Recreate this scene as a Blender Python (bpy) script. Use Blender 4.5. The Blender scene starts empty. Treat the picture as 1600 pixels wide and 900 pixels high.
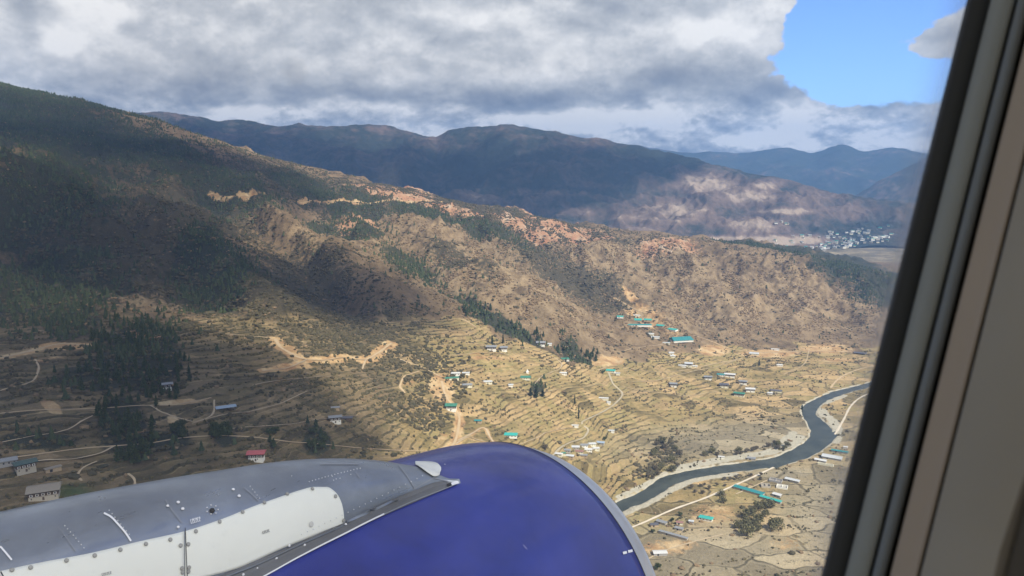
import bpy, bmesh, math, random
import numpy as np
from mathutils import Vector, Matrix
from mathutils.bvhtree import BVHTree
random.seed(7); RNG = np.random.default_rng(7)
SC = bpy.context.scene
COL = SC.collection
# ------------------------------------------------------------------ camera
CAMZ = 450.0
PITCH = math.atan(180/1200)
cd = bpy.data.cameras.new('camera'); cam = bpy.data.objects.new('camera', cd); COL.objects.link(cam)
cd.sensor_width = 36; cd.lens = 27.0; cd.clip_start = 0.01; cd.clip_end = 90000
cam.location = (0, 0, CAMZ); cam.rotation_euler = (math.pi/2-PITCH, 0, 0)
cd.dof.use_dof = True; cd.dof.focus_distance = 60.0; cd.dof.aperture_fstop = 36.0
SC.camera = cam
CP, SP = math.cos(PITCH), math.sin(PITCH)
# ------------------------------------------------------------------ sun, sky, exposure
SUN_AZ, SUN_EL = math.radians(138), math.radians(47)       # clockwise from +Y
SDIR = np.array([math.sin(SUN_AZ)*math.cos(SUN_EL), math.cos(SUN_AZ)*math.cos(SUN_EL), math.sin(SUN_EL)])
sl = bpy.data.lights.new('sun', 'SUN'); sl.energy = 4.6; sl.angle = math.radians(0.53); sl.color = (1, 0.93, 0.82)
so = bpy.data.objects.new('sun', sl); COL.objects.link(so)
so.rotation_euler = Vector(SDIR).to_track_quat('Z', 'Y').to_euler()
SC.view_settings.view_transform = 'Standard'; SC.view_settings.look = 'None'
SC.view_settings.exposure = 0.6; SC.view_settings.gamma = 1.0
SC.cycles.max_bounces = 6; SC.cycles.diffuse_bounces = 3; SC.cycles.glossy_bounces = 3
SC.cycles.transparent_max_bounces = 12; SC.cycles.volume_bounces = 0; SC.cycles.use_denoising = True
SC.cycles.sample_clamp_indirect = 4

# ------------------------------------------------------------------ node helper
class N:
    def __init__(s, nt): s.nt = nt; s.n = nt.nodes; s.l = nt.links
    def new(s, t, **kw):
        x = s.n.new(t)
        for k, v in kw.items(): setattr(x, k, v)
        return x
    def put(s, sock, v):
        if isinstance(v, bpy.types.NodeSocket): s.l.new(v, sock)
        elif isinstance(v, (tuple, list)):
            v = tuple(v)
            if sock.type == 'RGBA' and len(v) == 3: v = v+(1,)
            sock.default_value = v
        else: sock.default_value = v
    def m(s, op, a, b=0.0, c=0.0, clamp=False):
        x = s.new('ShaderNodeMath', operation=op, use_clamp=clamp)
        s.put(x.inputs[0], a); s.put(x.inputs[1], b)
        if op in ('MULTIPLY_ADD', 'SMOOTH_MIN', 'SMOOTH_MAX', 'COMPARE', 'WRAP'): s.put(x.inputs[2], c)
        return x.outputs[0]
    def vm(s, op, a, b=(0, 0, 0)):
        x = s.new('ShaderNodeVectorMath', operation=op)
        s.put(x.inputs[0], a); s.put(x.inputs[1], b)
        return x.outputs[0]
    def mr(s, v, a, b, c=0.0, d=1.0, smooth=False):
        x = s.new('ShaderNodeMapRange'); x.interpolation_type = 'SMOOTHSTEP' if smooth else 'LINEAR'
        for i, q in enumerate((v, a, b, c, d)): s.put(x.inputs[i], q)
        return x.outputs[0]
    def noise(s, vec, scale, detail=4, rough=.55, dist=0, dims='3D', col=False):
        x = s.new('ShaderNodeTexNoise', noise_dimensions=dims)
        s.put(x.inputs['Vector'], vec); s.put(x.inputs['Scale'], scale); s.put(x.inputs['Detail'], detail)
        s.put(x.inputs['Roughness'], rough); s.put(x.inputs['Distortion'], dist)
        return x.outputs['Color' if col else 'Fac']
    def mix(s, f, a, b, mode='MIX'):
        x = s.new('ShaderNodeMix', data_type='RGBA', blend_type=mode)
        s.put(x.inputs[0], f); s.put(x.inputs[6], a); s.put(x.inputs[7], b)
        return x.outputs[2]
    def attr(s, name):
        return s.new('ShaderNodeAttribute', attribute_name=name)
    def ramp(s, f, stops, interp='LINEAR'):
        x = s.new('ShaderNodeValToRGB'); x.color_ramp.interpolation = interp
        e = x.color_ramp.elements
        while len(e) < len(stops): e.new(0.5)
        for i, (p, c) in enumerate(stops): e[i].position = p; e[i].color = tuple(c)+(1,) if len(c) == 3 else c
        s.put(x.inputs[0], f); return x.outputs[0]
    def sep(s, v):
        x = s.new('ShaderNodeSeparateXYZ'); s.put(x.inputs[0], v); return x.outputs
    def comb(s, a, b, c):
        x = s.new('ShaderNodeCombineXYZ'); s.put(x.inputs[0], a); s.put(x.inputs[1], b); s.put(x.inputs[2], c); return x.outputs[0]

def pix_angles(px, py):
    """azimuth / elevation seen at a photograph pixel, used to set the clouds' bearings"""
    u, v = (px-800)/1200, (450-py)/1200
    x, y, z = u, CP+v*SP, -SP+v*CP
    return math.atan2(x, y), math.atan2(z, math.hypot(x, y))

# ------------------------------------------------------------------ world: Nishita sky with a cloud deck by bearing
W = bpy.data.worlds.new('World'); SC.world = W; W.use_nodes = True
g = N(W.node_tree); g.n.clear()
sky = g.new('ShaderNodeTexSky', sky_type='NISHITA'); sky.sun_disc = False
sky.sun_elevation = SUN_EL; sky.sun_rotation = SUN_AZ; sky.altitude = 2300; sky.air_density = 1.0; sky.dust_density = 0.4; sky.ozone_density = 1.5
tc = g.new('ShaderNodeTexCoord'); D = tc.outputs['Generated']
dx, dy, dz = g.sep(D)
az = g.m('ARCTAN2', dx, dy); el = g.m('ARCSINE', dz)
# warp bearings a little so no blob keeps a round outline
wv = g.vm('MULTIPLY', D, (1, 1, 1.5))
wn = g.noise(wv, 6.0, 5, .6, col=True); wx, wy, wz = g.sep(wn)
azw = g.m('ADD', az, g.m('MULTIPLY', g.m('SUBTRACT', wx, .5), .16)); elw = g.m('ADD', el, g.m('MULTIPLY', g.m('SUBTRACT', wy, .5), .07))
def blob(px, py, rx, ry, amp, tilt=0.0):
    a0, e0 = pix_angles(px, py)
    u = g.m('MULTIPLY', g.m('SUBTRACT', azw, a0), 1200/rx)
    v0 = g.m('SUBTRACT', elw, e0)
    if tilt: v0 = g.m('ADD', v0, g.m('MULTIPLY', g.m('SUBTRACT', azw, a0), tilt))
    v = g.m('MULTIPLY', v0, 1200/ry)
    r2 = g.m('ADD', g.m('MULTIPLY', u, u), g.m('MULTIPLY', v, v))
    return g.m('MULTIPLY', g.m('POWER', 2.71828, g.m('MULTIPLY', r2, -1.0)), amp)
def total(lst):
    o = blob(*lst[0])
    for b in lst[1:]: o = g.m('ADD', o, blob(*b))
    return o
gaps = total([(1400, 20, 90, 45, 1.2), (1290, 85, 85, 62, 1.6), (1400, 120, 120, 30, 1.3), (1340, 50, 70, 50, 1.3), (1310, 300, 300, 14, 0.2)])
fill = total([(1425, 50, 95, 36, 1.15), (1200, 30, 60, 60, 0.5)])
n1 = g.noise(wv, 6.5, 9, .60, .05)
n1b = g.noise(g.vm('ADD', wv, (0.006, 0.0, 0.026)), 6.5, 9, .60, .05)
n2 = g.noise(wv, 15.0, 8, .62, .0)
bil = g.m('ABSOLUTE', g.m('SUBTRACT', g.noise(g.vm('ADD', wv, (3, 1, 2)), 9.0, 6, .5, .0), .5))
n3 = g.noise(wv, 2.2, 4, .5)
density = g.m('ADD', g.m('SUBTRACT', g.m('ADD', 0.98, fill), gaps), g.m('MULTIPLY', g.m('SUBTRACT', n1, .5), 1.7))
up = g.mr(el, .28, .7, 0.0, 1.0, True)                        # overhead the deck breaks up
density = g.m('SUBTRACT', density, g.m('MULTIPLY', up, g.m('MULTIPLY', n3, 1.1)))
cover = g.mr(density, 0.40, 0.60, 0, 1, True)
emb = g.m('SUBTRACT', n1, n1b)
light = g.m('MULTIPLY_ADD', emb, 1.5, g.m('MULTIPLY_ADD', g.m('SUBTRACT', n2, .5), .66, g.m('MULTIPLY_ADD', g.m('SUBTRACT', n1, .5), -.25, .70)))
lumps = total([(100, 40, 150, 40, .22), (90, 58, 60, 18, .22), (40, 45, 24, 22, -.25), (220, 60, 80, 25, -.08), (690, 20, 90, 22, .20), (1120, 50, 90, 30, .28),
               (900, 100, 90, 26, .16), (560, 150, 320, 22, -.12), (150, 150, 220, 22, -.10), (420, 175, 240, 14, .16), (560, 160, 90, 10, .16), (830, 155, 200, 20, -.22), (1080, 130, 120, 24, -.22), (1180, 145, 80, 14, -.22),
               (850, 186, 100, 12, .50), (1010, 192, 48, 26, .70), (930, 205, 70, 14, .40), (1215, 195, 50, 28, .75), (1130, 228, 70, 12, .45), (1330, 215, 80, 14, .25), (400, 172, 90, 10, .3), (640, 170, 100, 12, .25), (1340, 150, 110, 16, -.16), (1350, 215, 130, 22, .02), (680, 195, 60, 12, .2), (985, 168, 22, 14, -.22),
               (1400, 165, 60, 12, -.14), (1450, 60, 60, 40, -.04), (300, 120, 120, 26, -.1), (1310, 245, 160, 10, -.15)])
light = g.m('ADD', g.m('MULTIPLY', light, 1.0), g.m('MULTIPLY', lumps, 1.1)); light = g.m('ADD', light, g.m('MULTIPLY_ADD', bil, .9, -.07))
low = g.mr(el, .13, .03, 0, 1, True); wl = g.vm('MULTIPLY', D, (1, 1, 1.9))
n4 = g.noise(wl, 22.0, 9, .6, .1); n4b = g.noise(g.vm('ADD', wl, (.003, 0, .010)), 22.0, 9, .6, .1)
light = g.m('ADD', light, g.m('MULTIPLY', low, g.m('ADD', g.m('MULTIPLY', g.m('SUBTRACT', n4, n4b), 1.6), g.m('MULTIPLY_ADD', g.m('SUBTRACT', n4, .5), 1.7, -.10))))
ccol = g.ramp(light, [(0.0, (.19, .215, .26)), (.28, (.30, .325, .37)), (.50, (.43, .45, .475)), (.72, (.63, .64, .645)), (1.0, (1.0, .98, .94))])
ccol = g.vm('MULTIPLY', ccol, (7.4, 7.4, 7.5))
skyc = g.vm('MULTIPLY', sky.outputs[0], (.95, 1.2, 1.7))
outc = g.mix(cover, skyc, ccol)
bg = g.new('ShaderNodeBackground'); g.put(bg.inputs[0], outc); bg.inputs[1].default_value = 0.1
wo = g.new('ShaderNodeOutputWorld'); g.l.new(bg.outputs[0], wo.inputs[0])

# ------------------------------------------------------------------ general helpers
def tag(o, label=None, cat=None, group=None, kind=None):
    if label: o['label'] = label
    if cat: o['category'] = cat
    if group: o['group'] = group
    if kind: o['kind'] = kind
    return o
def np_mesh(name, V, F, mat=None, smooth=False, attrs=None):
    """V (n,3), F (m,k) all faces with k corners"""
    V = np.asarray(V, np.float32); F = np.asarray(F, np.int32)
    me = bpy.data.meshes.new(name)
    me.vertices.add(len(V)); me.vertices.foreach_set('co', V.ravel())
    m, k = F.shape
    me.loops.add(m*k); me.loops.foreach_set('vertex_index', F.ravel())
    me.polygons.add(m); me.polygons.foreach_set('loop_start', np.arange(0, m*k, k, dtype=np.int32))
    me.polygons.foreach_set('use_smooth', np.full(m, smooth))
    me.update(calc_edges=True)
    for an, arr in (attrs or {}).items():
        arr = np.asarray(arr, np.float32)
        if arr.ndim == 1:
            at = me.attributes.new(an, 'FLOAT', 'POINT'); at.data.foreach_set('value', arr)
        else:
            at = me.attributes.new(an, 'FLOAT_COLOR', 'POINT'); at.data.foreach_set('color', arr.ravel())
    if mat: me.materials.append(mat)
    return me
def link(name, me, parent=None, loc=None):
    o = bpy.data.objects.new(name, me); COL.objects.link(o)
    if parent: o.parent = parent
    if loc is not None: o.location = loc
    return o
def pcube(bm, lo, hi):
    vs = [bm.verts.new((x, y, z)) for z in (lo[2], hi[2]) for y in (lo[1], hi[1]) for x in (lo[0], hi[0])]
    for f in ((0, 2, 3, 1), (4, 5, 7, 6), (0, 1, 5, 4), (2, 6, 7, 3), (0, 4, 6, 2), (1, 3, 7, 5)): bm.faces.new([vs[i] for i in f])
def bm_mesh(name, bm, mat, smooth=False):
    bmesh.ops.recalc_face_normals(bm, faces=bm.faces[:])
    me = bpy.data.meshes.new(name); bm.to_mesh(me); bm.free()
    if mat: me.materials.append(mat)
    if smooth:
        for p in me.polygons: p.use_smooth = True
    return me
def simple_mat(name, col, rough=.7, metal=0.0, var=.15, scale=1.0, bump=0.0, spec=.5):
    m = bpy.data.materials.new(name); m.use_nodes = True; q = N(m.node_tree); b = q.n['Principled BSDF']
    t = q.new('ShaderNodeTexCoord').outputs['Object']
    n = q.noise(t, scale, 5, .6)
    c = q.mix(n, tuple(x*(1-var) for x in col), tuple(min(1, x*(1+var)) for x in col))
    q.put(b.inputs['Base Color'], c); b.inputs['Roughness'].default_value = rough; b.inputs['Metallic'].default_value = metal
    b.inputs['Specular IOR Level'].default_value = spec
    if bump:
        bp = q.new('ShaderNodeBump'); bp.inputs['Strength'].default_value = bump; q.put(bp.inputs['Height'], n); q.l.new(bp.outputs[0], b.inputs['Normal'])
    return m

# ------------------------------------------------------------------ numpy noise
_P = RNG.permutation(512); _P = np.concatenate([_P, _P, _P])
def gnoise(x, y, seed=0):
    xi = np.floor(x).astype(np.int64); yi = np.floor(y).astype(np.int64); fx = x-xi; fy = y-yi
    u = fx*fx*fx*(fx*(fx*6-15)+10); v = fy*fy*fy*(fy*(fy*6-15)+10)
    def gr(ix, iy, dx, dy):
        h = _P[(_P[(ix+seed*17) & 511]+iy) & 511]
        an = h*(2*np.pi/512)
        return np.cos(an)*dx+np.sin(an)*dy
    a = gr(xi, yi, fx, fy); b = gr(xi+1, yi, fx-1, fy); c = gr(xi, yi+1, fx, fy-1); d = gr(xi+1, yi+1, fx-1, fy-1)
    return (a+(b-a)*u+((c+(d-c)*u)-(a+(b-a)*u))*v)*1.4
def fbm(x, y, lam, octs=4, seed=0, ridged=False, gain=.5):
    o = np.zeros_like(x, dtype=float); amp = 1; s = 0
    for i in range(octs):
        n = gnoise(x/lam+i*7.3, y/lam-i*3.1, seed+i)
        if ridged: n = 1-2*np.abs(n)*1.6
        o += n*amp; s += amp; amp *= gain; lam /= 2.03
    return o/s
def pchip(xs, ys, x):
    """monotone cubic along axis 0 of ys (n,...) evaluated at x (m,)"""
    xs = np.asarray(xs, float); ys = np.asarray(ys, float)
    h = np.diff(xs); sh = (len(h),)+(1,)*(ys.ndim-1); hh = h.reshape(sh)
    dl = np.diff(ys, axis=0)/hh
    m = np.zeros_like(ys)
    w1 = 2*hh[1:]+hh[:-1]; w2 = hh[1:]+2*hh[:-1]
    same = dl[1:]*dl[:-1] > 0
    with np.errstate(divide='ignore', invalid='ignore'):
        hm = (w1+w2)/(w1/dl[:-1]+w2/dl[1:])
    m[1:-1] = np.where(same, hm, 0); m[0] = dl[0]; m[-1] = dl[-1]
    i = np.clip(np.searchsorted(xs, x, side='right')-1, 0, len(xs)-2)
    t = (x-xs[i])/h[i]; sh2 = (len(x),)+(1,)*(ys.ndim-1); t = t.reshape(sh2); hi = h[i].reshape(sh2)
    return (1+2*t)*(1-t)**2*ys[i]+t*(1-t)**2*hi*m[i]+t*t*(3-2*t)*ys[i+1]+t*t*(t-1)*hi*m[i+1]
def smooth(a, b, x):
    t = np.clip((x-a)/(b-a), 0, 1); return t*t*(3-2*t)

def wdir(px, py):
    u = (np.asarray(px, float)-800)/1200; v = (450-np.asarray(py, float))/1200
    return np.stack([u, CP+v*SP, -SP+v*CP], -1)
def wpoint(px, py, d):
    r = wdir(px, py); return r*(np.asarray(d)/np.hypot(r[..., 0], r[..., 1]))[..., None]+np.array([0, 0, CAMZ])
def to_pix(X, Y, Z):
    z = Z-CAMZ; f = Y*CP-z*SP; u = Y*SP+z*CP
    return 800+1200*X/f, 450-1200*u/f

# ------------------------------------------------------------------ the near hillside, a sheet in bearing x range
cols = {-250: [(1050,380),(900,450),(765,530),(700,580),(640,640),(560,780),(480,980),(400,1200),(300,1550),(180,2000),(60,2500)],
 0: [(1050,403),(900,476),(765,562),(700,614),(640,675),(560,828),(480,1063),(400,1300),(300,1700),(210,2300),(131,2850)],
 200: [(1050,423),(900,499),(765,594),(700,656),(640,730),(560,877),(480,1114),(400,1400),(310,1900),(240,2400),(177,2900)],
 400: [(1050,446),(900,533),(765,642),(700,711),(640,794),(560,952),(490,1172),(420,1530),(350,2000),(290,2500),(240,3000)],
 600: [(1050,508),(900,613),(765,751),(700,843),(640,947),(580,1076),(510,1280),(440,1620),(380,2050),(330,2500),(291,2900)],
 800: [(1050,592),(900,720),(765,885),(700,991),(640,1109),(580,1258),(520,1450),(450,1780),(395,2160),(355,2480),(331,2750)],
 1000: [(1050,692),(900,857),(790,1038),(720,1180),(650,1340),(580,1540),(530,1760),(470,2100),(420,2380),(385,2620),(368,2780)],
 1200: [(1050,692),(900,857),(770,1080),(700,1256),(640,1459),(580,1720),(545,1890),(490,2130),(445,2350),(405,2560),(388,2700)],
 1400: [(1050,692),(900,857),(770,1080),(690,1286),(630,1500),(580,1742),(550,1910),(515,2080),(480,2280),(450,2450),(430,2580)],
 1600: [(1050,692),(900,857),(770,1080),(690,1286),(630,1500),(590,1687),(560,1862),(540,1990),(515,2140),(490,2300),(470,2450)],
 1900: [(1050,692),(900,857),(770,1080),(690,1286),(630,1500),(590,1687),(560,1862),(540,1990),(520,2130),(503,2270),(490,2400)]}
def refit(y, d, x):
    """keep the height the survey gives, correct the distance for the lens tilt"""
    z = -(y-270)/1200*d; r = wdir(x, y); tn = r[2]/math.hypot(r[0], r[1])
    if abs(z) < 60: return y, d
    return y, z/tn
cols = {x: [refit(y, d, x) for y, d in c] for x, c in cols.items()}
NA = 1250
AZ = np.linspace(math.radians(-46), math.radians(46), NA)
def levels_to_grid(colpts, az):
    """colpts: list over levels of arrays (ncol,3) -> d[k,a], z[k,a]"""
    Dk, Zk = [], []
    for P in colpts:
        a = np.arctan2(P[:, 0], P[:, 1]); d = np.hypot(P[:, 0], P[:, 1])
        v = pchip(a, np.stack([d, P[:, 2]], 1), np.clip(az, a[0], a[-1]))
        Dk.append(v[:, 0]); Zk.append(v[:, 1])
    return np.array(Dk), np.array(Zk)
xs = sorted(cols)
lv = []
for k in range(11):
    lv.append(np.array([wpoint(x, *cols[x][k]) for x in xs]))
# soften the valley floor to level ground at z=0
for P in lv: P[:, 2] = np.where(P[:, 2] < 2.0, 0.0, P[:, 2])
DK, ZK = levels_to_grid(lv, AZ)
# behind the crest
c_d, c_z = DK[-1], ZK[-1]
DK = np.vstack([DK*1.0, c_d+160, c_d+500, c_d+1100, np.full(NA, 4300.0)])
ZK = np.vstack([ZK, c_z-22, c_z*0.62, c_z*0.12+2, np.full(NA, 3.0)])
first = np.full(NA, 60.0); DK = np.vstack([first, DK]); ZK = np.vstack([ZK[0]*.9, ZK])
kk = np.arange(DK.shape[0], dtype=float)
rows = [np.linspace(0, 1, 12, endpoint=False)]
npix = [90, 110, 75, 75, 90, 85, 85, 85, 75, 60]
for i, n in enumerate(npix): rows.append(np.linspace(1+i, 2+i, n, endpoint=False))
rows += [np.linspace(11, 12, 24, endpoint=False), np.linspace(12, 13, 10, endpoint=False), np.linspace(13, 14, 16, endpoint=False), np.linspace(14, 15, 40)]
KR = np.concatenate(rows)
R = pchip(kk, DK, KR); H = pchip(kk, ZK, KR)
# blur the column seams a little along bearing
def blur(A, n):
    k = np.hanning(n+2)[1:-1]; k /= k.sum(); p = n//2
    B = np.pad(A, ((0, 0), (p, p)), mode='edge')
    return np.stack([np.convolve(r, k, 'valid') for r in B])[:, :A.shape[1]]
R = blur(R, 61); H = blur(H, 61)
X = R*np.sin(AZ)[None]; Y = R*np.cos(AZ)[None]
H0 = H.copy()
def line_mask(pts, width, Xg=None, Yg=None, varw=None):
    """gaussian falloff round a world polyline"""
    Xg = X if Xg is None else Xg; Yg = Y if Yg is None else Yg
    pts = np.asarray(pts)[:, :2]
    best = np.full(Xg.shape, 1e9)
    pad = width*4
    for a, b in zip(pts[:-1], pts[1:]):
        lo = np.minimum(a, b)-pad; hi = np.maximum(a, b)+pad
        sel = (Xg > lo[0]) & (Xg < hi[0]) & (Yg > lo[1]) & (Yg < hi[1])
        if not sel.any(): continue
        px, py = Xg[sel]-a[0], Yg[sel]-a[1]; d = b-a; t = np.clip((px*d[0]+py*d[1])/(d@d+1e-9), 0, 1)
        dd = np.hypot(px-t*d[0], py-t*d[1]); best[sel] = np.minimum(best[sel], dd)
    return np.exp(-(best/width)**2), best
def grid_h(x, y):
    a = math.atan2(x, y); r = math.hypot(x, y)
    fa = (a-AZ[0])/(AZ[1]-AZ[0]); i = int(min(max(fa, 0), NA-2)); t = min(max(fa-i, 0), 1)
    return (1-t)*np.interp(r, R[:, i], H[:, i])+t*np.interp(r, R[:, i+1], H[:, i+1])
def cast(px, py, tmax=4200):
    """photograph pixel -> point on the near ground"""
    d = wdir(px, py); d = d/math.hypot(d[0], d[1])
    a = math.atan2(d[0], d[1]); fa = (a-AZ[0])/(AZ[1]-AZ[0]); i = int(min(max(fa, 0), NA-2)); t = min(max(fa-i, 0), 1)
    r = (1-t)*R[:, i]+t*R[:, i+1]; h = (1-t)*H[:, i]+t*H[:, i+1]
    diff = h-(CAMZ+d[2]*r)
    w = np.nonzero(diff >= 0)[0]
    w = w[w > 2]
    if len(w) == 0: j = int(np.argmax(diff)); return np.array([d[0]*r[j], d[1]*r[j], h[j]])
    j = w[0]; t2 = diff[j-1]/(diff[j-1]-diff[j]+1e-9); t2 = min(max(t2, 0), 1)
    rr = r[j-1]+t2*(r[j]-r[j-1]); return np.array([d[0]*rr, d[1]*rr, h[j-1]+t2*(h[j]-h[j-1])])
PXg, PYg = to_pix(X, Y, H)          # where each ground point lies in the survey photograph (used once to lay out land cover)
def pblob(px, py, rx, ry, ang=0.0):
    c, s = math.cos(math.radians(ang)), math.sin(math.radians(ang))
    u = (PXg-px); v = (PYg-py); a = (u*c+v*s)/rx; b = (-u*s+v*c)/ry
    return np.exp(-(a*a+b*b)**1.5)
# relief: ravines and spurs
hill = smooth(2, 14, np.abs(np.gradient(H, axis=0)/np.maximum(np.gradient(R, axis=0), .5))*100)*smooth(6, 40, H)
yl = np.interp(PXg, [0, 250, 420, 600, 700, 800, 900, 1000, 1100, 1400], [470, 500, 505, 495, 490, 520, 560, 560, 545, 540])  # top of the farmland
farm = smooth(-12, 14, PYg-yl+fbm(X, Y, 90, 3, 5)*26)
farm[KR > 11.2] = 0
up_hill = 1-farm
rel = fbm(X, Y, 360, 5, 11, ridged=True, gain=.55)*60+fbm(X, Y, 70, 3, 21, ridged=True)*7.0
near_crest = np.exp(-((KR[:, None]-11)/.9)**2)
H = H+rel*hill*up_hill*(1-.75*near_crest)*smooth(6, 90, H)
H = H+fbm(X, Y, 110, 3, 31)*5*farm*smooth(3, 30, H0)
def poly(pts): return np.array([cast(*p) for p in pts])
gul = [([(560,305),(620,370),(690,430),(760,490),(850,530),(930,570)], 45, 26), ([(800,345),(870,400),(930,455),(985,480),(1050,522)], 40, 20),
       ([(330,300),(420,380),(520,450),(590,520)], 60, 24), ([(150,300),(230,390),(330,470)], 60, 22), ([(1120,395),(1180,450),(1230,520)], 45, 18), ([(1290,405),(1320,460),(1350,530)], 40, 14), ([(980,375),(1050,430),(1110,520)], 35, 14)]
gul += [([(420,335),(520,395),(600,470),(640,530)], 55, -30), ([(700,395),(790,455),(890,530)], 40, -22), ([(250,350),(340,420),(430,500)], 60, -34), ([(90,280),(180,370),(240,450)], 70, -34), ([(1050,400),(1110,450),(1160,520)], 38, -18), ([(1220,410),(1260,460),(1300,520)], 38, -16),
        ([(380,320),(460,390),(545,480)], 35, 26), ([(200,330),(290,400),(360,470)], 45, 30), ([(860,390),(920,440),(960,500)], 30, -14)]
for pts, w, dep in gul:
    mk, _ = line_mask(poly(pts), w); H -= dep*mk*up_hill*smooth(5, 60, H0)
# terraces
veg = fbm(X, Y, 25, 2, 41)
step = np.where(H0 > 60, 3.0, 2.4)
bench = (H+.13*Y-.05*X)/4.8+fbm(X, Y, 130, 4, 45)*2.3
fl = np.floor(bench); fr = bench-fl
terr = (fl+smooth(.72, 1.0, fr)-bench)*2.1
slopeok = smooth(1.2, 5, H0)
H = H+terr*farm*slopeok*.8

# ------------------------------------------------------------------ river
nb = [(880,835),(930,800),(965,783),(1000,768),(1035,745),(1060,738),(1110,729),(1160,722),(1200,716),(1225,708),(1250,695),(1266,680),(1264,665),(1254,648),(1254,636),(1272,624),(1300,612),(1340,602),(1380,592),(1450,580),(1600,565)]
sb = [(905,848),(948,815),(975,797),(1010,783),(1040,765),(1070,750),(1110,742),(1160,735),(1200,730),(1245,720),(1280,705),(1298,690),(1301,676),(1292,662),(1277,650),(1278,637),(1300,622),(1330,612),(1352,606),(1385,598),(1455,586),(1600,571)]
def flat(p, z=0.0):
    r = wdir(*p); return np.array([r[0], r[1]])*((z-CAMZ)/r[2])
def resample(P, n):
    P = np.asarray(P, float); s = np.concatenate([[0], np.cumsum(np.linalg.norm(np.diff(P[:, :2], axis=0), axis=1))])
    return pchip(s/s[-1], P, np.linspace(0, 1, n))
NBk = resample([flat(p) for p in nb], 160); SBk = resample([flat(p) for p in sb], 160)
polyR = np.vstack([NBk, SBk[::-1]])
lo_, hi_ = polyR.min(0)-120, polyR.max(0)+120
reg = (X > lo_[0]) & (X < hi_[0]) & (Y > lo_[1]) & (Y < hi_[1])
xr, yr = X[reg], Y[reg]
xr = xr+fbm(xr, yr, 22, 3, 33)*3.5; yr = yr+fbm(xr, yr, 22, 3, 34)*3.5     # uneven banks
br = np.full(xr.shape, 1e9); ins = np.zeros(xr.shape, bool)
for i in range(len(polyR)):
    a, b = polyR[i], polyR[(i+1) % len(polyR)]; d = b-a; px, py = xr-a[0], yr-a[1]; t = np.clip((px*d[0]+py*d[1])/(d@d+1e-9), 0, 1)
    br = np.minimum(br, np.hypot(px-t*d[0], py-t*d[1]))
    if abs(d[1]) > 1e-9:
        cr_ = ((a[1] > yr) != (b[1] > yr)) & (xr < a[0]+(yr-a[1])*d[0]/d[1]); ins ^= cr_
best = np.full(X.shape, 1e9); best[reg] = np.where(ins, -br, br)
rd = best                                            # signed distance to the water's edge
H = np.where(rd < 60, np.minimum(H, 0.2+np.maximum(rd, 0)*.10), H)
H = H-2.6*smooth(3, -4, rd)

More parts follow.
